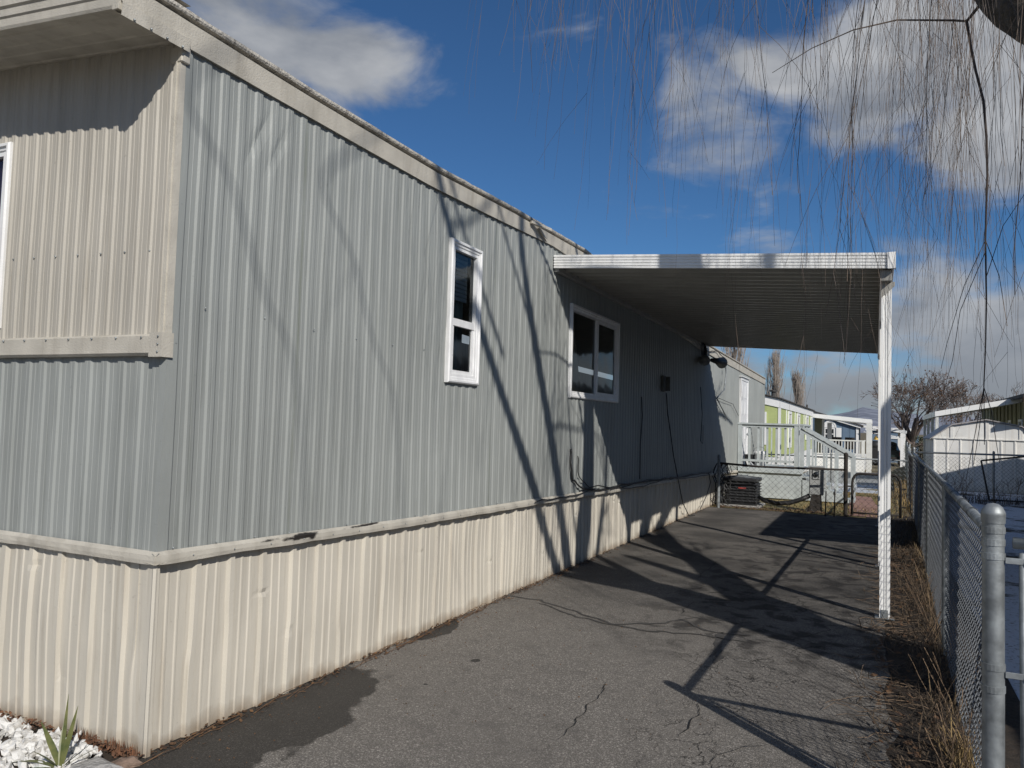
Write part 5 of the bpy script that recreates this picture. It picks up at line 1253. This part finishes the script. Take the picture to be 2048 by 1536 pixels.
for i in range(90):
    y = rnd.uniform(.8, 6); x = LF(y) - rnd.uniform(.0, .15); pts = [Vector((x, y, .0))]; a = rnd.uniform(0, 6.28)
    for k in range(5): pts.append(pts[-1] + Vector((math.cos(a) * .03, math.sin(a) * .03, .05 + .02 * rnd.random()))); a += rnd.gauss(0, .5)
    b.tube(pts, .002, 3)
b.build('dead_stems', m_deadvine, kind='stuff')
b = MB()
for i in range(1900):
    if i % 2: y = rnd.uniform(0, 13); x = LF(y) - rnd.uniform(-.05, .45) ** 1.0
    else: x = rnd.uniform(.05, 2.6); y = 12.95 + abs(rnd.gauss(0, .25))
    c = Vector((x, y, .012 + rnd.random() * .02)); a = rnd.uniform(0, 6.28); s_ = rnd.uniform(.008, .03)
    d = Vector((math.cos(a), math.sin(a), rnd.uniform(-.4, .5))) * s_; e = Vector((-math.sin(a), math.cos(a), rnd.uniform(-.4, .5))) * s_ * .6
    n = len(b.v); b.v += [c - d, c + e, c + d, c - e]; b.f.append((n, n + 1, n + 2, n + 3))
b.build('leaf_litter', m_litter, kind='stuff')
b = MB()   # grit, seeds and crumbs of asphalt
for i in range(900):
    x = rnd.uniform(.05, 3.0) if i % 2 else .03 + rnd.expovariate(6); y = rnd.uniform(-.3, 9); b.ball((x, y, .003), rnd.uniform(.0015, .0055), 3, (1, 1, .6), None, .8)
b.build('grit', m_litter, kind='stuff')
b = MB()
for i in range(1350):
    x = rnd.uniform(-1.7, -.14); y = rnd.uniform(-1.0, -.035)
    if y > -.03 - .05 * abs(nz(x * 6)) or (x > -.32 and y > -.2 and rnd.random() < .6): continue
    q_ = Quaternion((rnd.gauss(0, 1), rnd.gauss(0, 1), rnd.gauss(0, 1)), rnd.uniform(0, 3)); s_ = rnd.uniform(.014, .034)
    b.ball((x, y, -.004 + rnd.random() * .022), s_, 4, (1.25, .85, .55), q_, .9)
b.build('white_gravel', m_stone, kind='stuff')
b = MB()
for i in range(500):
    x = rnd.uniform(-1.5, .02); y = -.02 - abs(rnd.gauss(0, .03)); c = Vector((x, y, .012 + rnd.random() * .03)); a = rnd.uniform(0, 6.28); s_ = rnd.uniform(.005, .015)
    d = Vector((math.cos(a), math.sin(a), rnd.uniform(-.6, .8))) * s_; e = Vector((-math.sin(a), math.cos(a), rnd.uniform(-.3, .5))) * s_ * .6
    n = len(b.v); b.v += [c - d, c + e, c + d, c - e]; b.f.append((n, n + 1, n + 2, n + 3))
for i in range(160):
    x = rnd.choice((-.16, -.12, -.33, -.36, -.05)) + rnd.gauss(0, .03); b.blade((x, -.03 - rnd.random() * .02, 0), (rnd.gauss(0, .15), -.1, 1), rnd.uniform(.03, .09), .005, .05)
b.build('leaf_litter', M('rusty_moss', (.22, .10, .05), .95, var=.4, vs=40, col2=(.09, .05, .03)), kind='stuff')
b = MB(); b.ball((-.06, -.22, .01), .13, 9, (1.15, .62, .36), Quaternion((0, 0, 1), .1), .7)
tag(b.build('rock', m_rock), 'rough grey lump of concrete at the corner of the beige skirting', 'rock')
b = MB(); b.ball((-.01, -.10, .005), .05, 7, (1.3, .8, .6), Quaternion((0, 0, 1), .5), .8)
tag(b.build('rock', M('brown_stone', (.17, .12, .09), .9, var=.3, vs=30, bump=.8)), 'small brown stone between the concrete lump and the asphalt', 'rock')
yc = thing('yucca', 'small green yucca with sword leaves growing in the white gravel', 'plant', (-.19, -.27, 0))
for i, (a, tilt, l_, w_, bd) in enumerate([(2.9, .9, .26, .032, .10), (2.6, 1.25, .22, .030, .2), (1.5, .10, .31, .034, .0), (.6, .28, .28, .026, .02), (.2, .95, .25, .018, .05), (.35, 1.15, .22, .016, .05), (3.3, 1.5, .26, .026, .35),
                                     (3.8, 1.3, .20, .032, .3), (4.4, 1.0, .17, .036, .2), (5.0, 1.3, .17, .030, .3), (5.8, 1.3, .18, .026, .3), (3.0, 1.7, .30, .022, .45), (2.2, .5, .20, .030, .05), (4.0, 1.6, .25, .025, .4), (2.75, 1.05, .27, .03, .12), (3.5, 1.45, .3, .02, .3), (1.0, .75, .20, .022, .05), (5.4, 1.5, .2, .022, .4), (.9, 1.2, .2, .014, .1)]):
    b = MB(); d = Vector((math.cos(a) * math.sin(min(tilt, 1.5)), math.sin(a) * math.sin(min(tilt, 1.5)) * .6, math.cos(min(tilt, 1.5)) + .12)); sd_ = Vector((-math.sin(a) * .5 + .6, math.cos(a) * .4, .1)) if tilt < .5 else None
    b.blade((-.19, -.27, .015), d, l_, w_, bd, sd_); b.build('leaf', m_leaf, yc)
